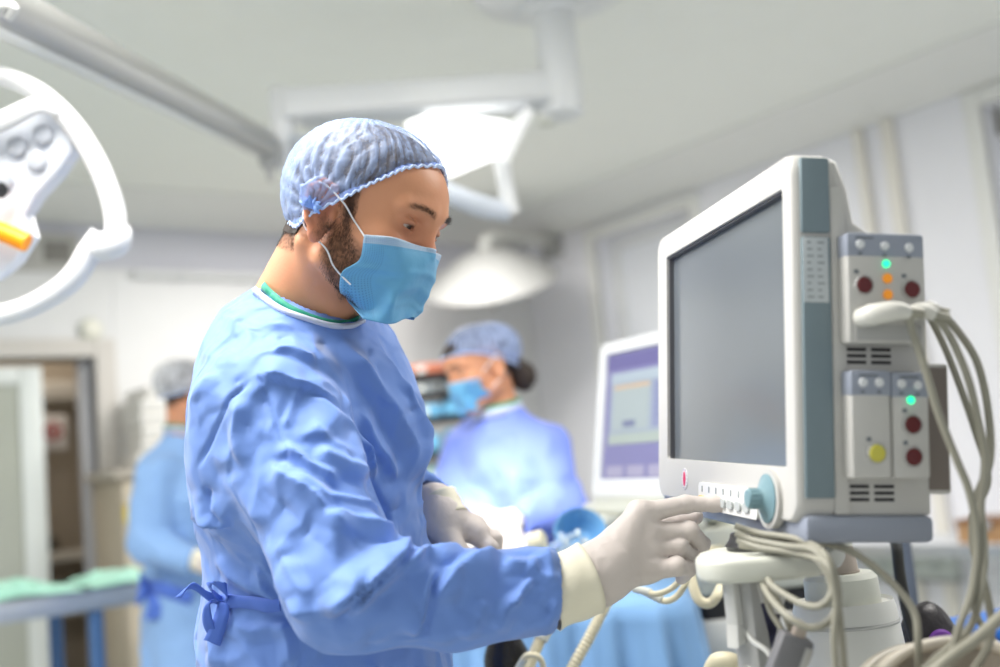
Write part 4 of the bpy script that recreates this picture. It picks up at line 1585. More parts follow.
def key_edge(keys):
    a = np.array([k[0] for k in keys])
    pts = np.array([k[1] for k in keys], float)

    def f(phi):
        d = math.degrees(phi) % 360
        y = 1
        if d > 180:
            d, y = 360 - d, -1
        i = int(np.clip(np.searchsorted(a, d) - 1, 0, len(a) - 2))
        t = (d - a[i]) / (a[i + 1] - a[i])
        p0, p1, p2, p3 = pts[max(i - 1, 0)], pts[i], pts[i + 1], pts[min(i + 2, len(a) - 1)]
        p = 0.5 * ((2 * p1) + (-p0 + p2) * t + (2 * p0 - 5 * p1 + 4 * p2 - p3) * t * t + (-p0 + 3 * p1 - 3 * p2 + p3) * t ** 3)
        return np.array((p[0], p[1] * y, p[2]))
    return f


def ek(px, py, y):
    p = HS.at(px, py, -y)
    return (p[0], y, p[2])


def ec(px, py):
    p = HS.local(cast(BODY_BVH, px, py, None, 0.003))
    return (p[0], abs(p[1]), p[2])


_z0 = ec(434, 168)[2] + 0.001
_hit = BODY_BVH.ray_cast(Vector(HS.w(0.3, 0, _z0)), Vector(HS.M @ np.array((-1.0, 0, 0))))[0]
_x0 = HS.local(np.array(_hit))[0] + 0.003
edge_s = key_edge([(0, (_x0, 0.0, _z0)), (28, ec(434, 168)), (48, ec(408, 169)), (66, ec(388, 177)), (84, ec(366, 187)), (100, ek(344, 198, 0.084)), (116, ek(318, 210, 0.089)),
                   (132, ek(305, 219, 0.084)), (148, ek(297, 226, 0.070)), (164, ek(290, 222, 0.040)), (180, (-0.100, 0.0, -0.022))])


col, beard_w, brow_w = skin_color(q, V, edge_s)


def low_body(p):
    hip = P(318, 720, 1.42)
    d = sd_ell(p, P(308, 430, 1.42), (0.105, 0.16, 0.20), TF)
    d = smin(d, sd_cone(p, neck1, P(300, 400, 1.42), 0.05, 0.1), 0.05)
    d = smin(d, sd_ell(p, P(315, 640, 1.42), (0.10, 0.14, 0.2), TF), 0.06)
    for a, b, c in ((S_near, E_near, W_near), (S_far, E_far, W_far)):
        d = smin(d, sd_cone(p, a, b, 0.052, 0.040), 0.04)
        d = smin(d, sd_cone(p, b, c, 0.040, 0.026), 0.015)
    for s in (-1, 1):
        h = np.array([hip[0], hip[1], 0.92]) + t_l * s * 0.09
        k = np.array([h[0], h[1], 0.50]) + t_f * 0.02
        f = np.array([h[0], h[1], 0.08])
        d = smin(d, sd_cone(p, h, k, 0.085, 0.058), 0.05)
        d = smin(d, sd_cone(p, k, f, 0.058, 0.042), 0.02)
        d = smin(d, sd_cone(p, f - (0, 0, 0.03), f + t_f * 0.14 - (0, 0, 0.04), 0.036, 0.03), 0.03)
    return d


bc = P(330, 560, 1.4)
V2, Q2 = surface_net(low_body, np.array([bc[0] - 0.5, bc[1] - 0.5, 0.0]), np.array([bc[0] + 0.5, bc[1] + 0.5, 1.56]), 0.009)
# join: the trunk is cut off where the finer head and neck mesh takes over
me = mesh_np('body', np.concatenate([V, V2]), np.concatenate([Q, Q2 + len(V)]))
set_col(me, np.concatenate([col, np.repeat(C_SKIN[None], len(V2), 0)]))
link_mesh('body', me, M_SKIN, SURG)
Nn = vnormals(V, Q)
for s in (-1, 1):
    make_eye(HS, s, SURG)
down = lambda H, pick: np.repeat((H.M @ np.array([0.25, 0, -1.0]))[None], len(pick), 0)
bw = np.clip(beard_w, 0, 1) ** 1.3 * (np.abs(q[:, 1]) > 0.012) * ~((q[:, 0] > 0.042) & (q[:, 2] < -0.01))
make_strands('beard', HS, V, Nn, bw, SURG, 7000, 0.0042, down, mat('beard_hair', (0.065, 0.040, 0.027), 0.5, vary=0.3), 3, 0.5, 0.00016)


def brow_dir(H, pick):
    s = np.sign(q[pick, 1])
    return np.stack([np.zeros(len(pick)), s, 0.25 * np.ones(len(pick))], 1) @ H.M.T


make_strands('eyebrows', HS, V, Nn, np.clip(brow_w, 0, 1) ** 2, SURG, 500, 0.0065, brow_dir, M_HAIR, 4, 0.25, 0.00016)
# cropped hair: scalp under the cap, sideburns and nape
m_scalp = ((q[:, 2] > above_edge(q, edge_s) + 0.003) & (np.abs(q[:, 1]) < 0.0785)) | ((q[:, 0] < -0.04) & (q[:, 2] > -0.030))
sel = m_scalp[Q].all(1)
used_v = np.unique(Q[sel])
rm = np.full(len(V), -1)
rm[used_v] = np.arange(len(used_v))
me = mesh_np('hair', V[used_v] + Nn[used_v] * (0.0022 + 0.0008 * lattice_noise(V[used_v], 150, 2))[:, None], rm[Q[sel]])
link_mesh('hair', me, M_HAIR, SURG)
hairw = ((q[:, 0] < -0.045) & (q[:, 2] > -0.048) & (q[:, 2] < 0.0)) * 1.0 + ((np.abs(q[:, 1]) > 0.05) & (q[:, 0] > 0.012) & (q[:, 0] < 0.034) & (q[:, 2] > -0.02) & (q[:, 2] < 0.06)) * 1.2
make_strands('sideburn_and_nape_hair', HS, V, Nn, hairw, SURG, 3500, 0.0055, down, M_HAIR, 6, 0.5, 0.00014)


# cap
def puff_s(a, t):
    b = (1 - math.cos(a)) / 2
    return 0.001 + (0.001 + 0.010 * b ** 1.5) * math.sin(math.pi * min(1, t * 1.05) ** 0.7) + 0.002 * t


KNOT = tuple(HS.at(315, 207, -0.090))
cap = make_cap(HS, SURG, edge_s, (-0.025, 0, 0.13), puff_s, KNOT, pleat=0.0036, bvh=BODY_BVH)
mb = MB()
for k in range(7):
    a = k / 6 * math.pi - 0.3
    p0 = np.array(KNOT)
    p1 = p0 + np.array((0.016 * math.cos(a) - 0.004, -0.004, 0.013 * math.sin(a) - 0.002))
    mb.tube([HS.w(*p0), HS.w(*((p0 + p1) / 2 - (0, 0.004, 0))), HS.w(*p1)], [0.0035, 0.004, 0.0015], 8, flat=0.5)
mb.build('gather_knot', mat('cap_knot', (0.25, 0.42, 0.88), 0.55, vary=0.1, bump=(200, 0.5, 0.002)), cap, True)

# mask
A = HS.at


def AF(px, py, lift=0.004, y=None):
    """head-local point of the face seen at a pixel, lifted off the skin; y only where the pixel lies beyond the face"""
    q_ = cast(BODY_BVH, px, py, None, lift)
    if q_ is None:
        return A(px, py, y)
    return HS.local(q_)


near = [[AF(366, 236), AF(392, 239, 0.005), A(414, 245, -0.024), A(432, 250, 0.0)],
        [AF(361, 258), AF(392, 258, 0.008), A(412, 262, -0.030), A(431, 263, 0.0)],
        [AF(342, 273, 0.003), AF(385, 278, 0.011), A(406, 281, -0.032), A(423, 280, 0.0)],
        [AF(347, 297, 0.004, -0.06), AF(384, 301, 0.012, -0.05), A(396, 303, -0.028), A(409, 300, 0.0)],
        [AF(363, 319, 0.006, -0.045), A(382, 323, -0.034), A(394, 323, -0.020), A(403, 319, 0.0)]]
net = []
for row in near:
    row = [np.array(p) for p in row]
    net.append(row + [p * (1, -1, 1) + np.array((0, 0, 0.012 if len(net) == 4 else 0.0)) for p in row[-2::-1]])
mk, MS = make_mask(HS, net, SURG, bvh=BODY_BVH)
MB().tube([HS.W([p])[0] for p in [MS[0, k] for k in range(0, MS.shape[1], 3)]], 0.0012, 8).build('nose_strip_edge', mat('mask_edge_white', srgb(205, 222, 240), 0.6), mk, True)
for s in (-1, 1):
    pts = [AF(366, 237, 0.003), AF(354, 219, 0.002), A(342, 201, -0.086), np.array((-0.012, -0.090, 0.034)), np.array((-0.027, -0.082, 0.010)), np.array((-0.020, -0.083, -0.018)), AF(326, 249, 0.0025), AF(333, 264, 0.002), AF(341, 274, 0.002), AF(352, 283, 0.006)]
    pts = [np.array(p) * (1, -s if False else (1 if s < 0 else -1), 1) for p in pts]
    MB().tube([HS.w(*p) for p in pts], 0.0011, 8).build('ear_loop', mat('loop_white', (0.86, 0.86, 0.88), 0.6), mk, True)

# gown
back_up = P(264, 388, 1.42)


def gown_fn(p):
    d = sd_ell(p, P(310, 445, 1.42), (0.130, 0.185, 0.205), TF)
    d = smin(d, sd_ell(p, P(279, 392, 1.42), (0.076, 0.15, 0.115), TF), 0.05)
    d = smin(d, sd_ell(p, P(352, 420, 1.40), (0.058, 0.12, 0.13), TF), 0.05)
    d = smin(d, sd_cone(p, P(306, 330, 1.385), P(300, 385, 1.41), 0.062, 0.11), 0.045)
    for s_, n_ in ((S_near, P(296, 338, 1.35)), (S_far, P(335, 335, 1.44))):
        d = smin(d, sd_cone(p, n_, s_, 0.045, 0.076), 0.045)
    # trunk below the ribs and the skirt
    q_ = (p - P(322, 590, 1.42).astype(np.float32)) @ TF.astype(np.float32)
    q_ = q_ * np.array((1.0, 0.88, 1.0), np.float32)
    d = smin(d, sd_cone(q_, (0, 0, 0.13), (0.0, 0, -0.06), 0.136, 0.142), 0.06)
    d = smin(d, sd_cone(q_, (0, 0, -0.06), (0.0, 0, -0.65), 0.146, 0.205), 0.05)
    # sleeves
    far = smin(sd_cone(p, S_far, E_far, 0.078, 0.062), sd_cone(p, E_far, W_far, 0.062, 0.043), 0.03)
    d = smin(d, far, 0.03)
    a1 = sd_cone(p, S_near, E_near, 0.080, 0.057)
    a1 = smin(a1, sd_ell(p, P(252, 470, 1.27), (0.072, 0.06, 0.09), TF), 0.05)
    M_near = P(453, 601, 1.158)
    a2 = sd_cone(p, E_near, M_near, 0.057, 0.050)
    a3 = sd_cone(p, M_near, W_near, 0.050, 0.042)
    arm = smin(smin(a1, a2, 0.035), a3, 0.02)
    d = smin(d, arm, 0.022)
    d = np.maximum(d, -sd_cone(p, neck1 - 0.02 * (neck0 - neck1), neck0, 0.063, 0.057))
    # open sleeve ends and hem
    for E_, W_, r_ in ((E_near, W_near, 0.037), (E_far, W_far, 0.037)):
        ax = (W_ - E_) / np.linalg.norm(W_ - E_)
        cut = np.maximum((np.asarray(W_, np.float32) - p) @ ax.astype(np.float32), sd_cone(p, W_ - ax * 0.03, W_ + ax * 0.1, 0.075, 0.08))
        d = np.maximum(d, -cut)
        d = np.maximum(d, -sd_cone(p, W_ - ax * 0.03, W_ + ax * 0.06, r_ - 0.001, r_))
    d = np.maximum(d, np.float32(0.42) - p[:, 2])
    return d


gl, gh = np.array([bc[0] - 0.42, bc[1] - 0.45, 0.38]), np.array([bc[0] + 0.46, bc[1] + 0.42, 1.60])
VG, QG = surface_net(gown_fn, gl, gh, 0.0034, smooth=3)
NG = vnormals(VG, QG)


def Z2(*a):
    """points read off a 1.679x crop of the photograph whose corner is (170, 270)"""
    return [(170 + x / 1.679, 270 + y / 1.679) for x, y in a]


def CA(*a):
    return [(180 + x / 3.333, 280 + y / 3.333) for x, y in a]


def CB(*a):
    return [(180 + x / 2.937, 440 + y / 2.937) for x, y in a]


def CD(*a):
    return [(400 + x / 3.995, 500 + y / 3.995) for x, y in a]


FOLDS = [
    # shoulder and chest
    (CA((250, 325), (165, 395), (100, 520), (55, 640)), -0.0035, 3.5, 3.5),
    (CA((265, 250), (270, 330), (300, 420), (360, 580), (370, 660)), -0.0025, 4, 4),
    (CA((240, 312), (340, 335), (440, 370), (500, 410), (550, 455)), 0.009, 22, 4),
    (CA((300, 235), (370, 240), (455, 278)), 0.006, 14, 4),
    (CA((285, 150), (340, 150), (380, 165)), 0.004, 8, 4),
    (CA((395, 380), (470, 420), (545, 490), (590, 560), (630, 670)), 0.011, 10, 26),
    (CA((535, 360), (560, 480), (610, 580), (650, 680)), 0.009, 9, 4),
    (CA((590, 420), (650, 560), (730, 680)), 0.009, 12, 7),
    (CA((525, 180), (600, 300), (680, 430), (750, 560), (756, 690)), 0.013, 22, 10),
    (CA((615, 150), (670, 290), (720, 400), (790, 530), (804, 690)), 0.011, 8, 16),
    (CA((690, 330), (760, 440), (797, 550)), 0.008, 10, 8),
    (CA((775, 330), (815, 480), (832, 620)), 0.008, 12, 8),
    (CA((345, 500), (380, 400), (402, 340)), 0.004, 6, 8),
    (CA((420, 470), (500, 560), (565, 605)), 0.007, 8, 14),
    (CA((330, 530), (430, 620), (540, 680)), 0.008, 8, 18),
    (CA((205, 380), (185, 510), (205, 630)), 0.006, 14, 10),
    (CA((20, 440), (70, 350), (130, 300)), 0.004, 10, 10),
    (CA((130, 120), (200, 150), (250, 200)), 0.005, 16, 12),
    (CA((60, 240), (120, 260), (190, 250)), 0.004, 14, 10),
    # upper sleeve, elbow, back billow
    (CB((250, 60), (340, 130), (400, 180), (440, 240), (530, 310)), 0.014, 12, 24),
    (CB((430, 228), (560, 258), (650, 280)), 0.012, 14, 14),
    (CB((330, 95), (430, 170), (540, 195), (600, 220)), 0.009, 8, 18),
    (CB((390, 30), (480, 80), (560, 115)), 0.008, 8, 14),
    (CB((545, 110), (600, 210), (612, 270)), -0.008, 6, 8),
    (CB((640, 270), (664, 310), (645, 350), (560, 415), (470, 495), (430, 540)), 0.016, 5, 30),
    (CB((735, 318), (660, 372), (560, 445), (480, 525)), 0.011, 9, 9),
    (CB((750, 360), (715, 460), (675, 590)), 0.011, 12, 20),
    (CB((320, 500), (420, 505), (510, 450)), 0.006, 14, 12),
    (CB((220, 280), (270, 380), (330, 470), (410, 550)), 0.007, 14, 12),
    (CB((300, 280), (340, 400), (400, 490)), 0.007, 10, 18),
    (CB((150, 90), (200, 190), (250, 260)), 0.006, 12, 14),
    (CB((15, 225), (80, 232), (160, 250)), 0.013, 28, 5),
    (CB((75, 130), (95, 205), (150, 250)), -0.006, 6, 6),
    (CB((100, 340), (150, 400), (240, 450)), 0.006, 14, 8),
    (CB((235, 350), (250, 440), (320, 500)), 0.007, 8, 12),
    (CB((150, 540), (220, 560), (330, 540)), 0.005, 10, 14),
    (CB((300, 520), (320, 600), (330, 680)), 0.007, 10, 14),
    (CB((120, 520), (110, 600), (100, 680)), 0.006, 12, 12),
    (CB((560, 640), (580, 700), (590, 760)), 0.008, 12, 12),
    # forearm and cuff end
    (CD((0, 300), (100, 222), (180, 205), (280, 205)), 0.009, 8, 14),
    (CD((110, 420), (210, 300), (300, 240), (420, 212)), 0.012, 9, 26),
    (CD((70, 580), (110, 430), (140, 290)), -0.006, 6, 8),
    (CD((430, 430), (495, 352), (535, 305)), 0.007, 5, 8),
    (CD((370, 530), (430, 430), (490, 370)), 0.007, 10, 14),
    (CD((395, 262), (510, 265), (610, 228)), 0.007, 9, 10),
    (CD((505, 262), (560, 300), (620, 325)), 0.006, 7, 9),
    (CD((560, 550), (615, 445), (625, 380)), 0.006, 8, 12),
    (CD((590, 200), (600, 280), (622, 350)), 0.005, 7, 8),
    (CD((240, 560), (310, 470), (350, 380)), 0.006, 14, 14),
]
u_ = np.stack(PX_all := (lambda X: ((500 + FL * ((X - CC) @ CR) / ((X - CC) @ CF)), (333.5 - FL * ((X - CC) @ CU) / ((X - CC) @ CF))))(VG), 1)
vd = CC - VG
vd /= np.linalg.norm(vd, axis=1, keepdims=True)
facing = np.clip(((NG * vd).sum(1) - 0.05) / 0.35, 0, 1)
dsp = 1.25 * fold_field(u_, facing, FOLDS)
# loose cloth everywhere: broad billows and fine crumple ridges
wv = VG + 0.03 * np.stack([lattice_noise(VG, 9, k) for k in (11, 12, 13)], 1)
dsp += 0.005 * lattice_noise(wv, 9, 21) + 0.006 * (0.35 - np.abs(lattice_noise(wv, 11, 22))) + 0.0035 * (0.35 - np.abs(lattice_noise(wv, 26, 23)))
# calmer at the neck and cuffs
calm = np.minimum(np.linalg.norm(VG - W_near, axis=1), np.linalg.norm(VG - P(310, 320, 1.37), axis=1) - 0.06)
dsp *= np.clip(calm / 0.05, 0.12, 1)
# waist pulled in under the tie
waist_z = P(240, 592, 1.3)[2]
VG = VG + NG * dsp[:, None]
me = mesh_np('gown', VG, QG)
gown = link_mesh('gown', me, M_GOWN, SURG)
GB = bvh_of(VG, QG)
# collar band and the green shirt under it
ring = [(256, 291, 1.40), (266, 300, 1.35), (283, 311, 1.305), (305, 319, 1.29), (330, 326, 1.30), (350, 326, 1.33), (362, 321, 1.37)]
rp = [cast(GB, x, y, d, 0.001) for x, y, d in ring]
nc = np.array(neck1)
far_r = [nc + t_f * 0.045 + t_l * 0.055 + np.array((0, 0, -0.012)), nc - t_f * 0.01 + t_l * 0.075 + np.array((0, 0, 0.01)), nc - t_f * 0.06 + t_l * 0.045 + np.array((0, 0, 0.03))]
loop, _ = catmull([*rp, *far_r], [0] * 10, 8, True)
up_ = neck0 - neck1
up_ /= np.linalg.norm(up_)


def ribbon(name, loop, axis, h, push, material, parent, closed=True, th=0.0015):
    n = len(loop)
    c = sum(loop) / n
    v = []
    for p in loop:
        o = p - c
        o = o - axis * (o @ axis)
        o /= np.linalg.norm(o)
        for a_, b_ in ((-h / 2, 0), (0, th * 1.5), (h / 2, 0), (0, -th)):
            v.append(p + axis * a_ + o * (b_ + push))
    q_ = []
    for i in range(n if closed else n - 1):
        j = (i + 1) % n
        for k in range(4):
            q_.append((i * 4 + k, i * 4 + (k + 1) % 4, j * 4 + (k + 1) % 4, j * 4 + k))
    return link_mesh(name, mesh_np(name, v, np.array(q_)), material, parent)


ribbon('collar_band', loop, up_, 0.011, 0.0015, M_COLLAR, gown)
ribbon('scrub_shirt_collar', [p + up_ * (0.002 + 0.009 * float(np.clip(0.5 - ((p - nc) @ t_f) / 0.08, 0, 1))) + (nc - p) * 0.09 for p in loop], up_, 0.014, 0.0, M_SCRUB, SURG)
# waist tie with its bow at the back
tie_px = [(222, 602), (232, 601), (244, 602), (256, 603), (268, 604), (280, 604)]
tp = [cast(GB, x, y, 1.3, 0.003) for x, y in tie_px]
tie = MB().tube(tp, [0.009, 0.008, 0.007, 0.0075, 0.008, 0.007], 10, flat=0.35).build('waist_tie', M_TIE, SURG, True)
kn = cast(GB, 222, 601, 1.33, 0.006)


def strip(name, pts, widths, material, parent, n=8):
    """flat cloth strip along points: widths give the half width vector per point"""
    p, _ = catmull([np.asarray(a, float) for a in pts], [0] * len(pts), n)
    w, _ = catmull([np.asarray(a, float) for a in widths], [0] * len(widths), n)
    V_ = []
    for a, b in zip(p, w):
        V_ += [a - b, a - b * 0.33 + np.array((0, 0, 0.0008)), a + b * 0.33, a + b]
    q_ = [(4 * i + k, 4 * i + k + 1, 4 * i + k + 5, 4 * i + k + 4) for i in range(len(p) - 1) for k in range(3)]
    o = link_mesh(name, mesh_np(name, V_, np.array(q_)), material, parent)
    m = o.modifiers.new('thickness', 'SOLIDIFY')
    m.thickness = 0.0012
    return o


pxm = 1.32 / FL
dk = PX(kn)[2]
U1, R1 = CU * pxm, CR * pxm
strip('bow_tail', [P(222, 601, dk - 0.004), P(208, 596, dk - 0.012), P(192, 586, dk - 0.02), P(178, 598, dk - 0.025)], [U1 * 5, U1 * 4.5, U1 * 3 + R1 * 1, R1 * 3], M_TIE, tie)
strip('bow_loop', [P(221, 600, dk - 0.006), P(211, 590, dk - 0.016), P(216, 582, dk - 0.02), P(226, 590, dk - 0.015), P(225, 600, dk - 0.006)], [U1 * 4, U1 * 7 - R1 * 4, R1 * 6, U1 * 6, U1 * 4], M_TIE, tie)
strip('bow_loop', [P(222, 602, dk - 0.006), P(208, 604, dk - 0.014), P(208, 622, dk - 0.016), P(214, 633, dk - 0.014), P(219, 612, dk - 0.008)], [R1 * 4, R1 * 3 + U1 * 3, R1 * 5, R1 * 5, R1 * 4], M_TIE, tie)
strip('bow_tail', [P(223, 603, dk - 0.008), P(222, 616, dk - 0.014), P(216, 632, dk - 0.016), P(212, 643, dk - 0.016)], [R1 * 5, R1 * 7 + U1 * 2, R1 * 9 + U1 * 2, R1 * 8 - U1 * 3], M_TIE, tie)

# gloved right hand at the buttons
tipp = MW(0.040, -0.010, -0.165)
wr = P(588, 580, 1.198)
fingers = [
    [(P(640, 514, 1.238), 0.0118), (P(686, 504, 1.252), 0.0100), (P(714, 504, 1.252), 0.0092), (P(727, 506, 1.2475), 0.0084)],
    [(P(646, 533, 1.236), 0.0122), (P(689, 531, 1.240), 0.0102), (P(702, 544, 1.256), 0.0090), (P(700, 556, 1.272), 0.0078)],
    [(P(646, 552, 1.228), 0.0120), (P(679, 547, 1.232), 0.0106), (P(690, 557, 1.250), 0.0094), (P(680, 564, 1.268), 0.0076)],
    [(P(645, 571, 1.218), 0.0112), (P(677, 566, 1.216), 0.0098), (P(688, 569, 1.230), 0.0088), (P(682, 578, 1.248), 0.0070)]]
thumb = [(P(605, 553, 1.235), 0.017), (P(650, 530, 1.275), 0.0135), (P(682, 520, 1.285), 0.0105), (P(696, 517, 1.280), 0.0085)]


def glove_fn(p):
    d = hand_sdf(p, (wr, 0.034, fingers, thumb))
    d = smin(d, sd_cone(p, P(560, 591, 1.19), P(600, 574, 1.203), 0.031, 0.032), 0.012)
    # flatten front to back a little: palm hollow
    return d


lo = np.minimum(wr, tipp) - 0.08
VH, QH = surface_net(glove_fn, lo, np.maximum(wr, tipp) + 0.08, 0.0016)
NH = vnormals(VH, QH)
dh = 0.0010 * (0.35 - np.abs(lattice_noise(VH, 75, 4))) + 0.0012 * lattice_noise(VH, 38, 5)
knuck = sum(np.exp(-(np.linalg.norm(VH - np.asarray(f[0][0]), axis=1) / 0.016) ** 2) for f in fingers)
VH = VH + NH * (dh + 0.0016 * knuck)[:, None]
glove = link_mesh('glove', mesh_np('glove', VH, QH), M_GLOVE, SURG)
# rolled cuff of the glove over the wrist
cax = P(598, 577, 1.20) - P(556, 592, 1.188)
cax /= np.linalg.norm(cax)


def cuff(name, a, b, r0, r1, parent, mat_=M_CUFF, squash=0.82, n=40, rows=10):
    a, b = np.asarray(a), np.asarray(b)
    ax = (b - a) / np.linalg.norm(b - a)
    s1 = CU - ax * (CU @ ax)
    s1 /= np.linalg.norm(s1)
    s2 = np.cross(ax, s1)
    V_, q_ = [], []
    for j in range(rows + 1):
        t = j / rows
        for i in range(n):
            th = 2 * math.pi * i / n
            r_ = r0 + (r1 - r0) * t + 0.0007 * math.sin(3 * th + 9 * t) + (0.0012 if j in (0, rows) else 0)
            V_.append(a + (b - a) * t + r_ * (s1 * math.cos(th) + squash * s2 * math.sin(th)))
    for j in range(rows):
        for i in range(n):
            q_.append((j * n + i, j * n + (i + 1) % n, (j + 1) * n + (i + 1) % n, (j + 1) * n + i))
    o = link_mesh(name, mesh_np(name, V_, np.array(q_)), mat_, parent)
    m_ = o.modifiers.new('thickness', 'SOLIDIFY')
    m_.thickness = 0.0014
    return o


cuff('glove_cuff', P(547, 595, 1.186), P(590, 578.5, 1.198), 0.0385, 0.0392, glove, squash=0.97)
# gloved left hand resting beyond the sleeve
wl = P(443, 520, 1.485)
fing_l = [
    [(P(478, 534, 1.47), 0.0125), (P(490, 548, 1.455), 0.0108), (P(490, 566, 1.455), 0.0095), (P(484, 578, 1.46), 0.008)],
    [(P(474, 526, 1.50), 0.0120), (P(494, 540, 1.49), 0.0105), (P(496, 560, 1.485), 0.0090), (P(490, 574, 1.485), 0.008)],
    [(P(470, 524, 1.525), 0.0115), (P(492, 538, 1.52), 0.0100), (P(496, 560, 1.51), 0.0088), (P(490, 574, 1.51), 0.0078)],
    [(P(464, 525, 1.545), 0.0105), (P(484, 540, 1.545), 0.0090), (P(490, 560, 1.54), 0.0080), (P(486, 572, 1.535), 0.007)]]
thumb_l = [(P(446, 535, 1.462), 0.0175), (P(458, 552, 1.44), 0.0145), (P(474, 564, 1.435), 0.0115), (P(486, 574, 1.438), 0.009)]


def glove_l_fn(p):
    d = hand_sdf(p, (wl, 0.034, fing_l, thumb_l))
    return smin(d, sd_cone(p, P(434, 503, 1.50), wl, 0.029, 0.031), 0.012)


VL, QL = surface_net(glove_l_fn, wl - 0.11, wl + 0.11, 0.0021)
NL = vnormals(VL, QL)
VL = VL + NL * (0.0010 * (0.35 - np.abs(lattice_noise(VL, 70, 4))) + 0.001 * lattice_noise(VL, 38, 5))[:, None]
gl2 = link_mesh('glove', mesh_np('glove', VL, QL), M_GLOVE, SURG)
cuff('glove_cuff', P(436, 500, 1.502), P(447, 523, 1.485), 0.0335, 0.0350, gl2)
# trousers and shoes below the gown
hipc = P(318, 720, 1.42)
for s in (-1, 1):
    h = np.array([hipc[0], hipc[1], 0.60]) + t_l * s * 0.09
    MB().tube([h, h - (0, 0, 0.25), h - (0, 0, 0.52)], [0.088, 0.076, 0.066], 20).build('trouser_leg', M_SCRUB, SURG, True)
    f = np.array([h[0], h[1], 0.045])
    MB().tube([f - t_f * 0.06, f, f + t_f * 0.10 - (0, 0, 0.008), f + t_f * 0.18 - (0, 0, 0.014)], [0.038, 0.046, 0.040, 0.026], 16).build('shoe', M_WHITE, SURG, True)


# ------------------------------------------------------------------ the two people behind
def net_copy():
    return [[np.array(p) for p in row] for row in net]


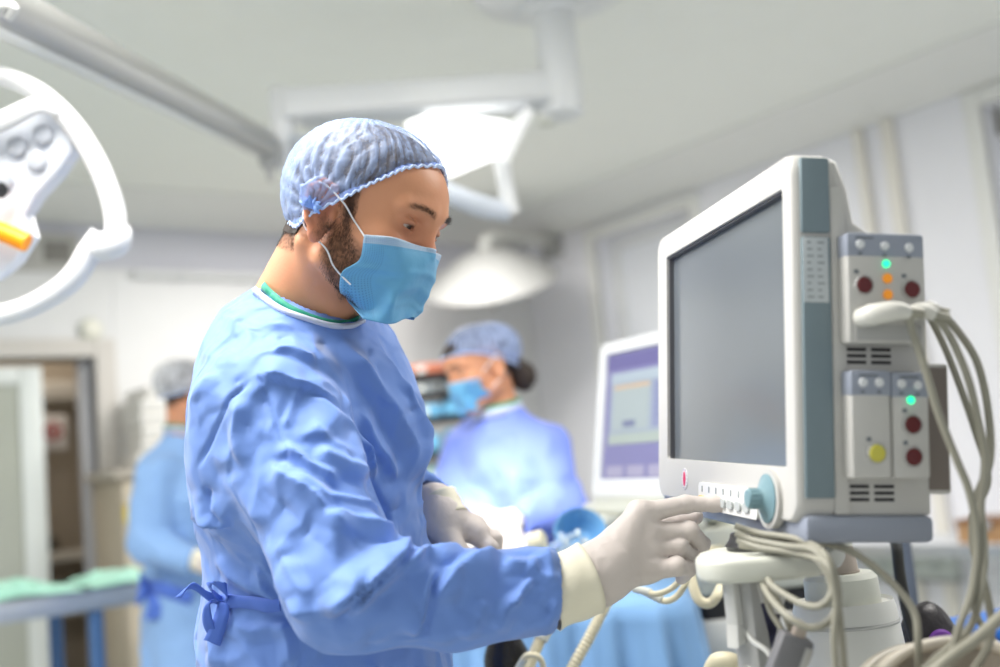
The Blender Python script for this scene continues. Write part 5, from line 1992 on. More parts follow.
def assistant(label, H, joints, torso, gown_mat, colors, with_mask, bun, pxs, seed, capmat, grid=0.008):
    base = torso[0]
    T = thing('person', label, 'person', (base[0], base[1], 0))
    TFa = rotz(torso[1])
    tl_, tf_ = TFa @ np.array([0, 1.0, 0]), TFa @ np.array([1.0, 0, 0])
    n0, n1 = H.w(-0.024, 0, -0.035), torso[2]

    def skin_fn(p):
        d = head_sdf(H.local(p).astype(np.float32), detail=True) * H.s
        d = smin(d, sd_cone(p, n0, n1, 0.046 * H.s, 0.056 * H.s), 0.018)
        d = smin(d, sd_ell(p, base, (0.085, 0.12, 0.2), TFa), 0.04)
        d = smin(d, sd_cone(p, n1, base, 0.05, 0.09), 0.03)
        for s in (-1, 1):
            h = np.array([torso[4][0], torso[4][1], 0.9]) + tl_ * s * 0.06
            d = smin(d, sd_cone(p, base, h, 0.06, 0.055), 0.03)
            d = smin(d, sd_cone(p, h, np.array([torso[4][0], torso[4][1], 0.07]) + tl_ * s * 0.085, 0.055, 0.045), 0.02)
        return d
    V_, Q_ = surface_net(skin_fn, np.array([base[0] - 0.33, base[1] - 0.33, 0.0]), np.array([base[0] + 0.33, base[1] + 0.33, H.o[2] + 0.2]), 0.0052)
    ql = H.local(V_)
    c_, b_, w_ = skin_color(ql, V_)
    if bun:          # no beard on her
        c2 = np.repeat(C_SKIN[None], len(V_), 0)
        hr = np.clip((-0.012 - ql[:, 0]) / 0.012, 0, 1) * np.clip((ql[:, 2] + 0.035) / 0.02, 0, 1)
        hr = np.maximum(hr, np.clip((ql[:, 2] - 0.07) / 0.006, 0, 1)) * (np.linalg.norm(ql, axis=1) < 0.2)
        c2 = c2 * (1 - hr[:, None]) + C_HAIR[None] * hr[:, None]
        c2 = c2 * (1 - np.clip(w_, 0, 1)[:, None]) + C_HAIR[None] * np.clip(w_, 0, 1)[:, None]
        c_ = c2
    me_ = mesh_np('body', V_, Q_)
    set_col(me_, c_)
    link_mesh('body', me_, M_SKIN, T)
    for s in (-1, 1):
        make_eye(H, s, T)
    ed = key_edge([(0, (0.100, 0.0, 0.066)), (30, (0.086, 0.047, 0.066)), (60, (0.052, 0.072, 0.058)), (90, (0.006, 0.084, 0.036)), (120, (-0.030, 0.085, 0.012)), (150, (-0.078, 0.052, -0.010)), (180, (-0.098, 0.0, -0.018))])
    make_cap(H, T, ed, (-0.035, 0, 0.14), lambda a, t: 0.003 + (0.006 + 0.014 * ((1 - math.cos(a)) / 2) ** 1.5) * math.sin(math.pi * min(1, t * 1.05) ** 0.7), None, material=capmat, nph=120, nt=28, pleat=0.004, seed=seed)
    msk = (ql[:, 2] > 0.064) & (ql[:, 2] < 0.16) | ((ql[:, 0] < -0.03) & (ql[:, 2] > -0.02) & (ql[:, 2] < 0.16))
    sel_ = msk[Q_].all(1)
    uv_ = np.unique(Q_[sel_])
    rm_ = np.full(len(V_), -1)
    rm_[uv_] = np.arange(len(uv_))
    Na = vnormals(V_, Q_)
    link_mesh('hair', mesh_np('hair', V_[uv_] + Na[uv_] * 0.003, rm_[Q_[sel_]]), M_HAIR, T)
    if bun:
        def bun_fn(p):
            return smin(sd_ell(p, H.w(-0.106, 0.012, -0.046), (0.038, 0.038, 0.040)), sd_ell(p, H.w(-0.085, 0.0, -0.012), (0.03, 0.045, 0.035), H.M), 0.02)
        Vb, Qb = surface_net(bun_fn, H.w(-0.105, 0, -0.035) - 0.10, H.w(-0.105, 0, -0.035) + 0.10, 0.005)
        Vb = Vb + vnormals(Vb, Qb) * (0.003 * np.sin(H.local(Vb)[:, 2] * 500))[:, None]
        link_mesh('hair_bun', mesh_np('hair_bun', Vb, Qb), M_HAIR, T)
    if with_mask:
        m_, S_ = make_mask(H, net_copy(), T)
        for s in (-1, 1):
            pts = [(0.040, -0.067, 0.0), (0.015, -0.078, 0.020), (-0.010, -0.088, 0.032), (-0.026, -0.080, 0.010), (-0.014, -0.083, -0.022), (0.012, -0.076, -0.036), (0.028, -0.066, -0.045)]
            MB().tube([H.w(x, -s * y if s > 0 else y, z) if False else H.w(x, y * (-1 if s > 0 else 1), z) for x, y, z in pts], 0.0014, 6).build('ear_loop', mat('loop_white', (0.86, 0.86, 0.88), 0.6), m_, True)

    def gfn(p):
        d = sd_ell(p, torso[3], (0.125, 0.175, 0.19), TFa)
        d = smin(d, sd_cone(p, n1 - np.array((0, 0, 0.012)), torso[3] + np.array((0, 0, 0.08)), 0.056, 0.10), 0.05)
        for sh in joints:
            d = smin(d, sd_cone(p, n1 - np.array((0, 0, 0.03)), sh[0], 0.045, 0.066), 0.05)
        q_ = (p - torso[4].astype(np.float32)) @ TFa.astype(np.float32)
        q_ = q_ * np.array((1.0, 0.86, 1.0), np.float32)
        d = smin(d, sd_cone(q_, (0, 0, 0.15), (0, 0, -0.02), 0.118, 0.126), 0.05)
        d = smin(d, sd_cone(q_, (0, 0, -0.02), (0, 0, -0.6), 0.128, 0.19), 0.05)
        for sh in joints:
            a = smin(sd_cone(p, sh[0], sh[1], 0.070, 0.062), sd_cone(p, sh[1], sh[2], 0.060, 0.044), 0.025)
            ax = (sh[2] - sh[1]) / np.linalg.norm(sh[2] - sh[1])
            d = smin(d, a, 0.02)
            d = np.maximum(d, -np.maximum((sh[2].astype(np.float32) - p) @ ax.astype(np.float32), sd_cone(p, sh[2], sh[2] + ax * 0.1, 0.07, 0.07)))
        return np.maximum(d, np.float32(0.40) - p[:, 2])
    Vg, Qg = surface_net(gfn, np.array([base[0] - 0.5, base[1] - 0.5, 0.36]), np.array([base[0] + 0.5, base[1] + 0.5, n1[2] + 0.1]), grid)
    Ng = vnormals(Vg, Qg)
    wv_ = Vg + 0.04 * np.stack([lattice_noise(Vg, 8, k + seed) for k in (1, 2, 3)], 1)
    Vg = Vg + Ng * (0.008 * lattice_noise(wv_, 8, 21 + seed) + 0.018 * (0.35 - np.abs(lattice_noise(wv_, 9, 22 + seed))) + 0.008 * (0.35 - np.abs(lattice_noise(wv_, 19, 23 + seed))))[:, None]
    g_ = link_mesh('gown', mesh_np('gown', Vg, Qg), gown_mat, T)
    GBa = bvh_of(Vg, Qg)
    # collar
    upn = (n0 - n1) / np.linalg.norm(n0 - n1)
    lp = []
    for k in range(28):
        a = 2 * math.pi * k / 28
        lp.append(n1 + upn * 0.012 + 0.066 * H.s * (tf_ * math.cos(a) + tl_ * math.sin(a)) + np.array((0, 0, -0.012 * math.cos(a))))
    ribbon('collar_band', lp, upn, 0.024, 0.0, M_COLLAR, g_)
    ribbon('scrub_shirt_collar', [p * 0.94 + (n1 + upn * 0.03) * 0.06 + upn * 0.012 for p in lp], upn, 0.018, 0.0, M_SCRUB, T)
    for sh in joints:
        ax = (sh[2] - sh[1]) / np.linalg.norm(sh[2] - sh[1])
        sd = np.cross(ax, np.array((0, 0, 1.0)))
        sd /= np.linalg.norm(sd)
        upv = np.cross(sd, ax)
        w = sh[2] + ax * 0.035
        fg = []
        for k in range(4):
            o = sd * (0.030 - 0.02 * k)
            fg.append([(w + ax * 0.075 + o - upv * 0.004, 0.0105), (w + ax * 0.112 + o - upv * 0.018, 0.0092), (w + ax * 0.128 + o - upv * 0.036, 0.008), (w + ax * 0.126 + o - upv * 0.054, 0.0072)])
        sgn = sh[3]
        th_ = [(w + ax * 0.02 + sd * 0.025 * sgn - upv * 0.01, 0.016), (w + ax * 0.06 + sd * 0.040 * sgn - upv * 0.024, 0.012), (w + ax * 0.09 + sd * 0.03 * sgn - upv * 0.04, 0.009)]

        def hf(p):
            return smin(hand_sdf(p, (w, 0.031, fg, th_)), sd_cone(p, sh[2] - ax * 0.02, w, 0.028, 0.03), 0.012)
        Vh, Qh = surface_net(hf, w + ax * 0.05 - 0.14, w + ax * 0.05 + 0.14, 0.004)
        gh_ = link_mesh('glove', mesh_np('glove', Vh, Qh), M_GLOVE, T)
        cuff('glove_cuff', sh[2] - ax * 0.015, sh[2] + ax * 0.04, 0.034, 0.036, gh_, squash=0.9)
    for s in (-1, 1):
        h = np.array([torso[4][0], torso[4][1], 0.56]) + tl_ * s * 0.085
        MB().tube([h, h - (0, 0, 0.25), h - (0, 0, 0.49)], [0.085, 0.072, 0.062], 18).build('trouser_leg', M_SCRUB, T, True)
        f = np.array([h[0], h[1], 0.045])
        MB().tube([f - tf_ * 0.06, f, f + tf_ * 0.10 - (0, 0, 0.008), f + tf_ * 0.17 - (0, 0, 0.014)], [0.036, 0.043, 0.038, 0.026], 16).build('shoe', M_WHITE, T, True)
    return T, g_, GBa


def head_by_ear(px, py, d, side, yaw, pitch, s):
    H = Head((0, 0, 0), yaw, pitch, 0, s)
    H.o = P(px, py, d) - s * (H.M @ np.array((-0.006, side * 0.0775, 0.004)))
    return H


HW = head_by_ear(498, 366, 2.85, 1, 172, 14, 0.98)
wt = P(512, 478, 2.95)
woman, wg, wgb = assistant('person with hair bun, grey-blue cap and mask bending over the operating table', HW,
                           [(P(545, 452, 2.86), P(562, 512, 2.78), P(508, 524, 2.64), 1), (P(468, 452, 3.03), P(452, 505, 2.92), P(486, 522, 2.70), -1)],
                           (wt, R(185), P(499, 415, 2.93), P(506, 480, 2.95), P(511, 560, 2.96)), M_GOWNB, None, True, True, None, 3, sheer_mat('sheer_cap_dark', (0.42, 0.52, 0.80), 0.42))
HL = head_by_ear(197, 394, 3.62, -1, 4, 12, 1.0)
lt_ = P(180, 510, 3.72)
helper, hg, hgb = assistant('person in pale blue gown with back turned beside the mint-covered table', HL,
                            [(P(158, 472, 3.60), P(146, 546, 3.55), P(196, 560, 3.50), 1), (P(205, 470, 3.85), P(225, 545, 3.85), P(230, 560, 3.65), -1)],
                            (lt_, R(0), P(184, 436, 3.70), P(182, 500, 3.72), P(186, 590, 3.72)), cloth_mat('pale_gown_cloth', srgb(150, 190, 240), 9, 0.01, 0.6, 0.12), None, True, False, None, 6, sheer_mat('sheer_cap_white', (0.78, 0.80, 0.84), 0.55))
pts = [cast(hgb, x, y, 3.6, 0.006) for x, y in ((143, 590), (152, 588), (165, 590), (178, 594), (192, 598))]
tie2 = MB().tube(pts, 0.024, 10, flat=0.4).build('waist_tie', M_TIE, helper, True)
dk = PX(cast(hgb, 150, 588, 3.6))[2] - 0.02
U3, R3 = CU * 3.6 / FL, CR * 3.6 / FL
strip('bow_loop', [P(150, 588, dk), P(140, 580, dk - 0.03), P(142, 598, dk - 0.03), P(150, 590, dk)], [U3 * 5, U3 * 9, U3 * 8 + R3 * 5, U3 * 4], M_TIE, tie2)
strip('bow_tail', [P(150, 590, dk), P(156, 604, dk - 0.03), P(152, 620, dk - 0.03)], [R3 * 6, R3 * 8, R3 * 8], M_TIE, tie2)

# ================================================================== operating table under blue drapes
oc = P(532, 570, 2.27)
ax_l, ax_d = _r.copy(), _f.copy()
OT = thing('operating_table', 'operating table draped in pale blue sheets in front of the masked person', 'operating table', (oc[0], oc[1], 0))
b_top = 1.045


def drape_sheet(name, hl, hd, skirt, amp, nf, seed, material, parent, mound=0.07):
    nu, nr, ns = 220, 16, 18
    V_ = []
    for i in range(nu):
        a = 2 * math.pi * i / nu
        ca, sa = math.cos(a), math.sin(a)
        k = (abs(ca) ** 5 + abs(sa) ** 5) ** (-1 / 5)
        ex, ey = hl * ca * k, hd * sa * k
        for j in range(nr):
            t = j / (nr - 1)
            V_.append((ex * t, ey * t, b_top + mound * max(0, 1 - (t * abs(sa)) ** 2) * max(0, 1 - t ** 4) - 0.012 * t ** 8))
        fold = math.sin(a * nf + 1.3 * math.sin(a * 3 + seed)) + 0.5 * math.sin(a * nf * 2.3 + seed)
        for j in range(1, ns + 1):
            t = j / ns
            w = 1 + (0.02 + amp * fold) * t ** 0.7 + 0.07 * t
            V_.append((ex * w, ey * w, b_top - 0.012 - skirt * t + 0.012 * math.exp(-t * 14)))
    m = nr + ns
    Q_ = [(i * m + j, ((i + 1) % nu) * m + j, ((i + 1) % nu) * m + j + 1, i * m + j + 1) for i in range(nu) for j in range(m - 1)]
    V_ = np.array(V_)
    V_[:, 2] += 0.012 * lattice_noise(V_, 9, seed) + 0.006 * lattice_noise(V_, 22, seed + 1)
    X = oc * (1, 1, 0) + V_[:, :1] * ax_l + V_[:, 1:2] * ax_d + V_[:, 2:] * np.array((0, 0, 1.0))
    return link_mesh(name, mesh_np(name, X, np.array(Q_)), material, parent)


drape_sheet('drape', 0.305, 0.31, 0.62, 0.10, 23, 2, M_DRAPE, OT)
mO = frame(np.stack([_r, _f, _z], 1), oc * (1, 1, 0))
MB().box((-0.26, -0.26, 0.94), (0.26, 0.26, 1.02), 0.02, m=mO).build('table_top', M_DARK, OT, True)
MB().box((-0.12, -0.12, 0.10), (0.12, 0.12, 0.94), 0.02, m=mO).build('pedestal', M_STEEL, OT, True)
MB().box((-0.24, -0.22, 0.0), (0.24, 0.22, 0.10), 0.03, m=mO).build('base_plate', M_STEEL, OT, True)

# things lying on the drapes
bo = P(580, 533, 2.16)
bl = thing('basin', 'round blue basin tipped towards us on the operating table beside the glove', 'basin', bo)
mB_ = frame(np.stack([CR, -CF, CU], 1) @ rotx(R(-48)), bo)
MB().lathe([(0, -0.035), (0.030, -0.034), (0.043, -0.015), (0.048, 0.010), (0.050, 0.012), (0.0505, 0.009), (0.046, -0.016), (0.031, -0.037), (0, -0.038)], 40, mB_).build('bowl', mat('basin_blue', srgb(112, 166, 210), 0.4), bl, True)
MB().lathe([(0.0475, 0.011), (0.0495, 0.014), (0.0515, 0.011), (0.0495, 0.008)], 40, mB_).build('rim', mat('basin_rim', srgb(120, 175, 215), 0.4), bl, True)
M_CLEAR = mat('clear_tube', (0.85, 0.92, 0.95), 0.15, trans=0.75, ior=1.2)
for k, (pa, pm, pb) in enumerate((((548, 549), (562, 541), (578, 534)), ((552, 552), (568, 548), (586, 543)), ((560, 534), (566, 545), (558, 553)), ((583, 540), (590, 546), (588, 553)))):
    lab = ('clear plastic tube slanting up towards the blue basin', 'clear plastic tube lying lowest before the blue basin', 'short clear tube curling left of the blue basin', 'short clear tube hooked under the blue basin rim')[k]
    o = thing('clear_tube', lab, 'tube', P(*pa, 2.06))
    MB().tube([P(*pa, 2.06), P(*pm, 2.04), P(*pb, 2.06)], 0.006, 10).build('tube_wall', M_CLEAR, o, True)
    MB().cyl(P(pb[0] - 1.5, pb[1], 2.06), P(pb[0] + 2, pb[1] - 1, 2.06), 0.008).build('tube_end', mat('clear_end', (0.7, 0.8, 0.82), 0.3), o, True)
cr_ = thing('hose_plug', 'cream cylindrical plug lying on the drapes left of the clear tubes', 'plug', P(536, 541, 2.06))
MB().cyl(P(529, 543, 2.06), P(544, 539, 2.05), 0.018).build('plug_barrel', M_HOSE, cr_, True)
MB().cyl(P(527.5, 543.3, 2.06), P(529.5, 542.8, 2.06), 0.0195).build('plug_flange', M_CREAM, cr_, True)
hz = P(520, 640, 1.80)


def hose(name, label, pts, r, cat='hose', mat_=None, ribs=False, ends=True):
    t = thing(name, label, cat, pts[0])
    if ribs:
        pp, _ = catmull([np.asarray(p) for p in pts], [0] * len(pts), 40)
        MB().tube(pp, [r * (1 + 0.10 * math.cos(k * 1.4)) for k in range(len(pp))], 14, smooth=False).build('hose_wall', mat_ or M_HOSE, t, True)
    else:
        MB().tube(pts, r, 12, res=8).build('hose_wall', mat_ or M_HOSE, t, True)
    if ends:
        a, b = np.asarray(pts[0]), np.asarray(pts[1])
        d = (b - a) / np.linalg.norm(b - a)
        MB().cyl(a - d * 0.012, a + d * 0.02, r * 1.3).build('hose_end', M_CREAM, t, True)
    return t


hose('breathing_hose', 'cream ribbed hose slanting down below the gloved pointing hand', [P(616, 585, 1.70), P(604, 608, 1.68), P(590, 636, 1.67), P(570, 672, 1.66), P(552, 705, 1.65)], 0.0085, ribs=True)
hose('breathing_hose', 'short cream ribbed hose hanging just under the blue sleeve cuff', [P(546, 628, 1.66), P(538, 645, 1.65), P(529, 668, 1.64), P(522, 700, 1.64)], 0.0085, ribs=True)
MB_ = hose('hose_ring', 'cream ring connector at the foot of the short ribbed hose', [P(519, 668, 1.62), P(526, 656, 1.61), P(538, 657, 1.61), P(543, 668, 1.62), P(540, 690, 1.63)], 0.0045, 'connector')
hose('thin_tube', 'thin cream tube drooping behind the curled fingers', [P(640, 590, 1.52), P(656, 594, 1.50), P(672, 588, 1.50), P(684, 574, 1.50), P(690, 556, 1.6), P(712, 548, 2.0), P(722, 548, 2.32)], 0.0042, 'tube')
hose('thin_tube', 'thin cream tube in the lower of two loops behind the curled fingers', [P(650, 594, 1.54), P(664, 601, 1.53), P(677, 596, 1.52), P(687, 580, 1.52), P(693, 560, 1.62), P(715, 552, 2.0), P(726, 552, 2.32)], 0.0045, 'tube')
hose('looped_hose', 'thick cream hose hanging in a U between glove and mount', [P(690, 560, 1.62), P(692, 582, 1.60), P(699, 600, 1.59), P(710, 603, 1.59), P(719, 592, 1.60), P(726, 570, 1.7), P(732, 560, 2.0), P(735, 556, 2.34)], 0.0075)
hose('ring_hose', 'cream curled hose at the bottom edge below the mount', [P(706, 690, 1.16), P(714, 664, 1.14), P(728, 660, 1.13), P(742, 668, 1.13), P(752, 690, 1.14)], 0.0085)
bg = thing('rubber_bag', 'glossy black rubber bag low in front of the blue drapes', 'bag', P(505, 665, 1.68))
def bag_fn(p):
    return smin(sd_ell(p, P(506, 668, 1.68), (0.032, 0.03, 0.055)), sd_cone(p, P(506, 640, 1.68), P(508, 655, 1.68), 0.020, 0.03), 0.02)
Vb, Qb = surface_net(bag_fn, P(506, 668, 1.68) - 0.1, P(506, 668, 1.68) + 0.1, 0.005)
link_mesh('bag_body', mesh_np('bag_body', Vb, Qb), mat('black_rubber_gloss', (0.012, 0.011, 0.012), 0.25), bg)
MB().cyl(P(506, 636, 1.68), P(506, 645, 1.68), 0.016).build('bag_neck', M_DARK, bg, True)

# ================================================================== ventilator with the second screen
VP = P(650, 420, 2.28)
MV = rotz(R(-100)) @ rotx(R(-10)) @ roty(R(1.0))
ve = thing('ventilator', 'white ventilator with small lit screen behind the large monitor', 'ventilator', (*P(735, 600, 2.4)[:2], 0))
VC = P(646, 414, 2.24)
mV = frame(MV, VC)
x0, x1, z0, z1 = -0.200, 0.200, -0.170, 0.170
ring_o, ring_i = rounded_rect(x0, z0, x1, z1, 0.02, 5), rounded_rect(x0 + 0.031, z0 + 0.040, x1 - 0.031, z1 - 0.028, 0.004, 5)
b2 = bmesh.new()
rows = []
for ring, y in ((ring_i, 0.008), (ring_i, 0.0), ([(a * 0.985, b * 0.983) for a, b in ring_o], 0.0), (ring_o, 0.006), (ring_o, 0.05)):
    rows.append([b2.verts.new((a, y, b)) for a, b in ring])
for A_, B_ in zip(rows, rows[1:]):
    for i in range(len(A_)):
        j = (i + 1) % len(A_)
        b2.faces.new((A_[i], A_[j], B_[j], B_[i]))
b2.faces.new(rows[-1])
bmesh.ops.recalc_face_normals(b2, faces=b2.faces)
x = MB()
x.absorb(b2, mV)
x.build('screen_bezel', M_LWHITE, ve, True)
sx0, sx1, sz0, sz1 = x0 + 0.030, x1 - 0.030, z0 + 0.039, z1 - 0.027
scr = MB().box((sx0, 0.006, sz0), (sx1, 0.010, sz1), m=mV).build('lit_screen', mat('ui_violet', srgb(124, 122, 162), 0.3, emit=0.12), ve, True)
w_, h_ = sx1 - sx0, sz1 - sz0


def ui(name, u0, v0, u1, v1, c, e=0.12, y=0.0055):
    MB().box((sx0 + u0 * w_, y, sz0 + v0 * h_), (sx0 + u1 * w_, y + 0.0008, sz0 + v1 * h_), m=mV).build(name, mat('ui_%s' % '_'.join(str(int(k)) for k in c), srgb(*c), 0.3, emit=e), scr, True)


ui('title_bar', 0.0, 0.86, 1.0, 0.97, (104, 100, 146))
ui('window_panel', 0.06, 0.27, 0.97, 0.83, (150, 160, 172))
ui('window_caption', 0.06, 0.75, 0.97, 0.83, (160, 172, 182), y=0.0050)
ui('list_panel', 0.10, 0.38, 0.50, 0.73, (158, 168, 170), y=0.0050)
ui('value_panel', 0.54, 0.38, 0.94, 0.74, (132, 138, 168), y=0.0050)
ui('highlight_row', 0.10, 0.70, 0.50, 0.73, (190, 166, 140), y=0.0046)
ui('status_row', 0.06, 0.27, 0.97, 0.35, (160, 170, 164), y=0.0050)
ui('dark_field', 0.22, 0.40, 0.36, 0.45, (110, 116, 146), y=0.0046)
for k in range(4):
    ui('soft_key', 0.06 + 0.235 * k, 0.02, 0.25 + 0.235 * k, 0.105, (156, 152, 176), y=0.0050)
for k in range(5):
    ui('text_line', 0.57, 0.68 - 0.055 * k, 0.57 + (0.26, 0.2, 0.3, 0.16, 0.24)[k], 0.688 - 0.055 * k, (104, 110, 146), y=0.0046)
MB().box((x0 + 0.03, 0.05, z0 + 0.04), (x1 - 0.03, 0.085, z1 - 0.04), 0.015, m=mV).build('screen_back', M_CREAM, ve, True)
MB().box((x0 - 0.005, -0.02, z0 - 0.035), (x1, 0.10, z0 - 0.012), 0.008, m=mV).box((x0 + 0.01, 0.0, z0 - 0.013), (x1 - 0.01, 0.06, z0 + 0.01), 0.004, m=mV).build('screen_foot', M_CREAM, ve, True)
MB().box((x0 - 0.01, -0.055, z0 - 0.062), (x0 + 0.16, 0.03, z0 - 0.037), 0.006, m=mV).build('side_ledge', M_CREAM, ve, True)
vcx = P(735, 600, 2.42)
mVC = frame(rotz(R(-119)), (vcx[0], vcx[1], 0))
zb = [1.3 - (y - 442) * 2.3 / FL for y in (560, 588, 610, 650)]
MB().box((-0.17, -0.13, zb[1]), (0.17, 0.16, zb[0] + 0.08), 0.015, m=mVC).build('top_unit', M_CREAM, ve, True)
MB().box((-0.16, -0.12, zb[2]), (0.16, 0.15, zb[1]), 0.005, m=mVC).build('dark_recess', M_DARK, ve, True)
dw = MB().box((-0.17, -0.13, zb[3]), (0.17, 0.16, zb[2]), 0.008, m=mVC).build('drawer', M_WHITE, ve, True)
MB().box((-0.05, -0.145, (zb[2] + zb[3]) / 2 - 0.006), (0.05, -0.129, (zb[2] + zb[3]) / 2 + 0.006), 0.004, m=mVC).build('drawer_handle', M_GREY, dw, True)
MB().box((-0.16, -0.12, 0.12), (0.16, 0.15, zb[3]), 0.01, m=mVC).build('lower_cabinet', mat('teal_panel', srgb(110, 160, 145), 0.5), ve, True)
for sx, sy in ((-1, -1), (-1, 1), (1, -1), (1, 1)):
    MB().cyl(mVC @ Vector((sx * 0.13 - 0.012, 0.015 + sy * 0.11, 0.06)), mVC @ Vector((sx * 0.13 + 0.012, 0.015 + sy * 0.11, 0.06)), 0.06).build('caster', M_DARK, ve, True)
pA = mV @ Vector((0.05, 0.085, -0.12))
MB().tube([pA, Vector((pA.x * 0.6 + vcx[0] * 0.4, pA.y * 0.6 + vcx[1] * 0.4, pA.z - 0.06)), Vector((vcx[0], vcx[1], zb[0] + 0.07))], 0.03, 16).build('screen_arm', M_CREAM, ve, True)

# ================================================================== right side: counter, wall sockets, things on a low trolley
ct = thing('wall_counter', 'long steel-edged counter along the right wall behind the cables', 'counter', (XR, 2.2, 0))
MB().box((XR - 0.5, 0.6, 0.800), (XR, 3.6, 0.835), 0.004).build('counter_top', mat('counter_white', (0.74, 0.76, 0.80), 0.4), ct, True)
MB().box((XR - 0.515, 0.6, 0.792), (XR - 0.495, 3.6, 0.842), 0.005).build('steel_edge', M_STEEL, ct, True)
for yy in (0.9, 2.1, 3.4):
    MB().prism([(XR, 0.80), (XR - 0.42, 0.80), (XR - 0.42, 0.78), (XR - 0.03, 0.45), (XR, 0.45)], yy - 0.015, yy + 0.015, 0.003).build('bracket', M_WHITE, ct, True)
so = hit(915, 560, 0, XR)
sk = thing('socket_panel', 'pale wall socket panel below the counter beside the monitor base', 'socket panel', (XR, so[1], so[2]))
MB().box((-0.045, -0.22, -0.075), (0, 0.22, 0.055), 0.006).build('panel_box', mat('panel_pale', (0.62, 0.66, 0.62), 0.5), sk)
MB().box((-0.05, -0.225, -0.088), (0, 0.225, -0.072), 0.003).build('panel_rail', M_GREY, sk)
mR2 = Matrix.Rotation(R(-90), 4, 'Y')
for yy in (-0.13, 0.0, 0.13):
    so_ = MB().lathe([(0, 0.044), (0.030, 0.044), (0.034, 0.049), (0.030, 0.053), (0.022, 0.048), (0, 0.046)], 24, Matrix.Translation((0, yy, -0.01)) @ mR2).build('socket', mat('socket_face', (0.54, 0.58, 0.55), 0.5), sk)
wd = P(990, 512, 3.9)
wb = thing('wooden_box', 'small brown wooden box on the counter at the right edge', 'box', (XR - 0.3, hit(992, 510, 0, XR - 0.3)[1], 0.835))
wm = mat('brown_wood', srgb(176, 138, 98), 0.55, vary=0.2)
MB().box((-0.10, -0.16, 0), (0.10, 0.10, 0.07), 0.004).build('box_body', wm, wb)
MB().box((-0.105, -0.165, 0.07), (0.105, 0.105, 0.092), 0.004).build('box_lid', mat('dark_wood', srgb(140, 100, 66), 0.55, vary=0.2), wb)
MB().box((-0.112, -0.05, 0.055), (-0.104, -0.01, 0.085), 0.002).build('clasp', M_STEEL, wb)
tr = P(975, 700, 1.62)
tt = thing('side_trolley', 'steel trolley under the blue lidded box and the dark pouch', 'trolley', (tr[0], tr[1], 0))
mT = frame(np.stack([_r, _f, _z], 1), (tr[0], tr[1], 0))
MB().box((-0.22, -0.22, 0.845), (0.28, 0.25, 0.865), 0.004, m=mT).build('trolley_top', M_STEEL, tt, True)
MB().box((-0.20, -0.20, 0.30), (0.26, 0.23, 0.315), 0.004, m=mT).build('trolley_shelf', M_STEEL, tt, True)
for sx in (-0.20, 0.26):
    for sy in (-0.20, 0.23):
        MB().cyl(mT @ Vector((sx, sy, 0.05)), mT @ Vector((sx, sy, 0.85)), 0.012).build('trolley_leg', M_STEEL, tt, True)
        MB().cyl(mT @ Vector((sx - 0.01, sy, 0.04)), mT @ Vector((sx + 0.01, sy, 0.04)), 0.04).build('caster', M_DARK, tt, True)
bt = P(992, 650, 1.72)
bx_ = thing('storage_box', 'bright blue lidded plastic box low at the right edge', 'box', (bt[0], bt[1], 0.865))
mB2 = frame(np.stack([_r, _f, _z], 1) @ rotz(R(25)), (bt[0] + 0.03, bt[1], 0.865))
M_BLUE = mat('bin_blue', srgb(28, 104, 190), 0.4)
MB().box((-0.05, -0.09, 0), (0.16, 0.09, 0.105), 0.006, m=mB2).build('bin_body', M_BLUE, bx_, True)
MB().box((-0.056, -0.096, 0.103), (0.166, 0.096, 0.119), 0.006, m=mB2).build('bin_lid', mat('bin_lid_blue', srgb(20, 92, 172), 0.4), bx_, True)
kb = P(932, 650, 1.46)
bk = thing('dark_bag', 'black pouch with a purple patch beside the blue bin', 'bag', (kb[0], kb[1], 0.865))
def pouch_fn(p):
    c = np.array((kb[0], kb[1], 0.965))
    d = sd_ell(p, c, (0.05, 0.04, 0.105))
    d = smin(d, sd_cone(p, c + (0, 0, 0.05) - _r * 0.02, c + (0, 0, 0.075) - _r * 0.026, 0.014, 0.006), 0.02)
    d = smin(d, sd_cone(p, c + (0, 0, 0.035) + _r * 0.03, c + (0, 0, 0.055) + _r * 0.045, 0.014, 0.006), 0.02)
    return np.maximum(d, 0.867 - p[:, 2])
Vb, Qb = surface_net(pouch_fn, np.array((kb[0] - 0.1, kb[1] - 0.1, 0.84)), np.array((kb[0] + 0.1, kb[1] + 0.1, 1.05)), 0.005)
link_mesh('pouch', mesh_np('pouch', Vb, Qb), mat('black_vinyl', (0.022, 0.018, 0.022), 0.4, bump=(30, 0.6, 0.01)), bk)
mPp = frame(np.stack([_r, -_f, _z], 1), (kb[0] - _f[0] * 0.036, kb[1] - _f[1] * 0.036, 1.022))
MB().lathe([(0, 0), (0.016, 0), (0.017, 0.002), (0.014, 0.005), (0, 0.006)], 20, mPp @ Matrix.Rotation(R(90), 4, 'X') @ Matrix.Scale(-1, 4, (0, 0, 1))).build('purple_patch', mat('purple_cloth', srgb(120, 60, 160), 0.6), bk, True)
ps = P(911, 600, 2.02)
po = thing('pole_stand', 'slim grey-blue pole standing behind the black power cable', 'pole', (ps[0], ps[1], 0))
MB().cyl((0, 0, 0.05), (0, 0, 1.12), 0.0135).build('pole_shaft', mat('pole_blue_grey', srgb(92, 100, 112), 0.4), po)
MB().cyl((0, 0, 1.12), (0, 0, 1.14), 0.017).build('pole_cap', M_GREY, po)
for k in range(5):
    a = 2 * math.pi * k / 5
    MB().tube([(0, 0, 0.07), (0.07 * math.cos(a), 0.07 * math.sin(a), 0.06), (0.12 * math.cos(a), 0.12 * math.sin(a), 0.03)], 0.012, 8).build('pole_foot', M_GREY, po)
mb = MB().box((XR - 0.02, -1.0, 0), (XR, YB, 0.21), 0.004)
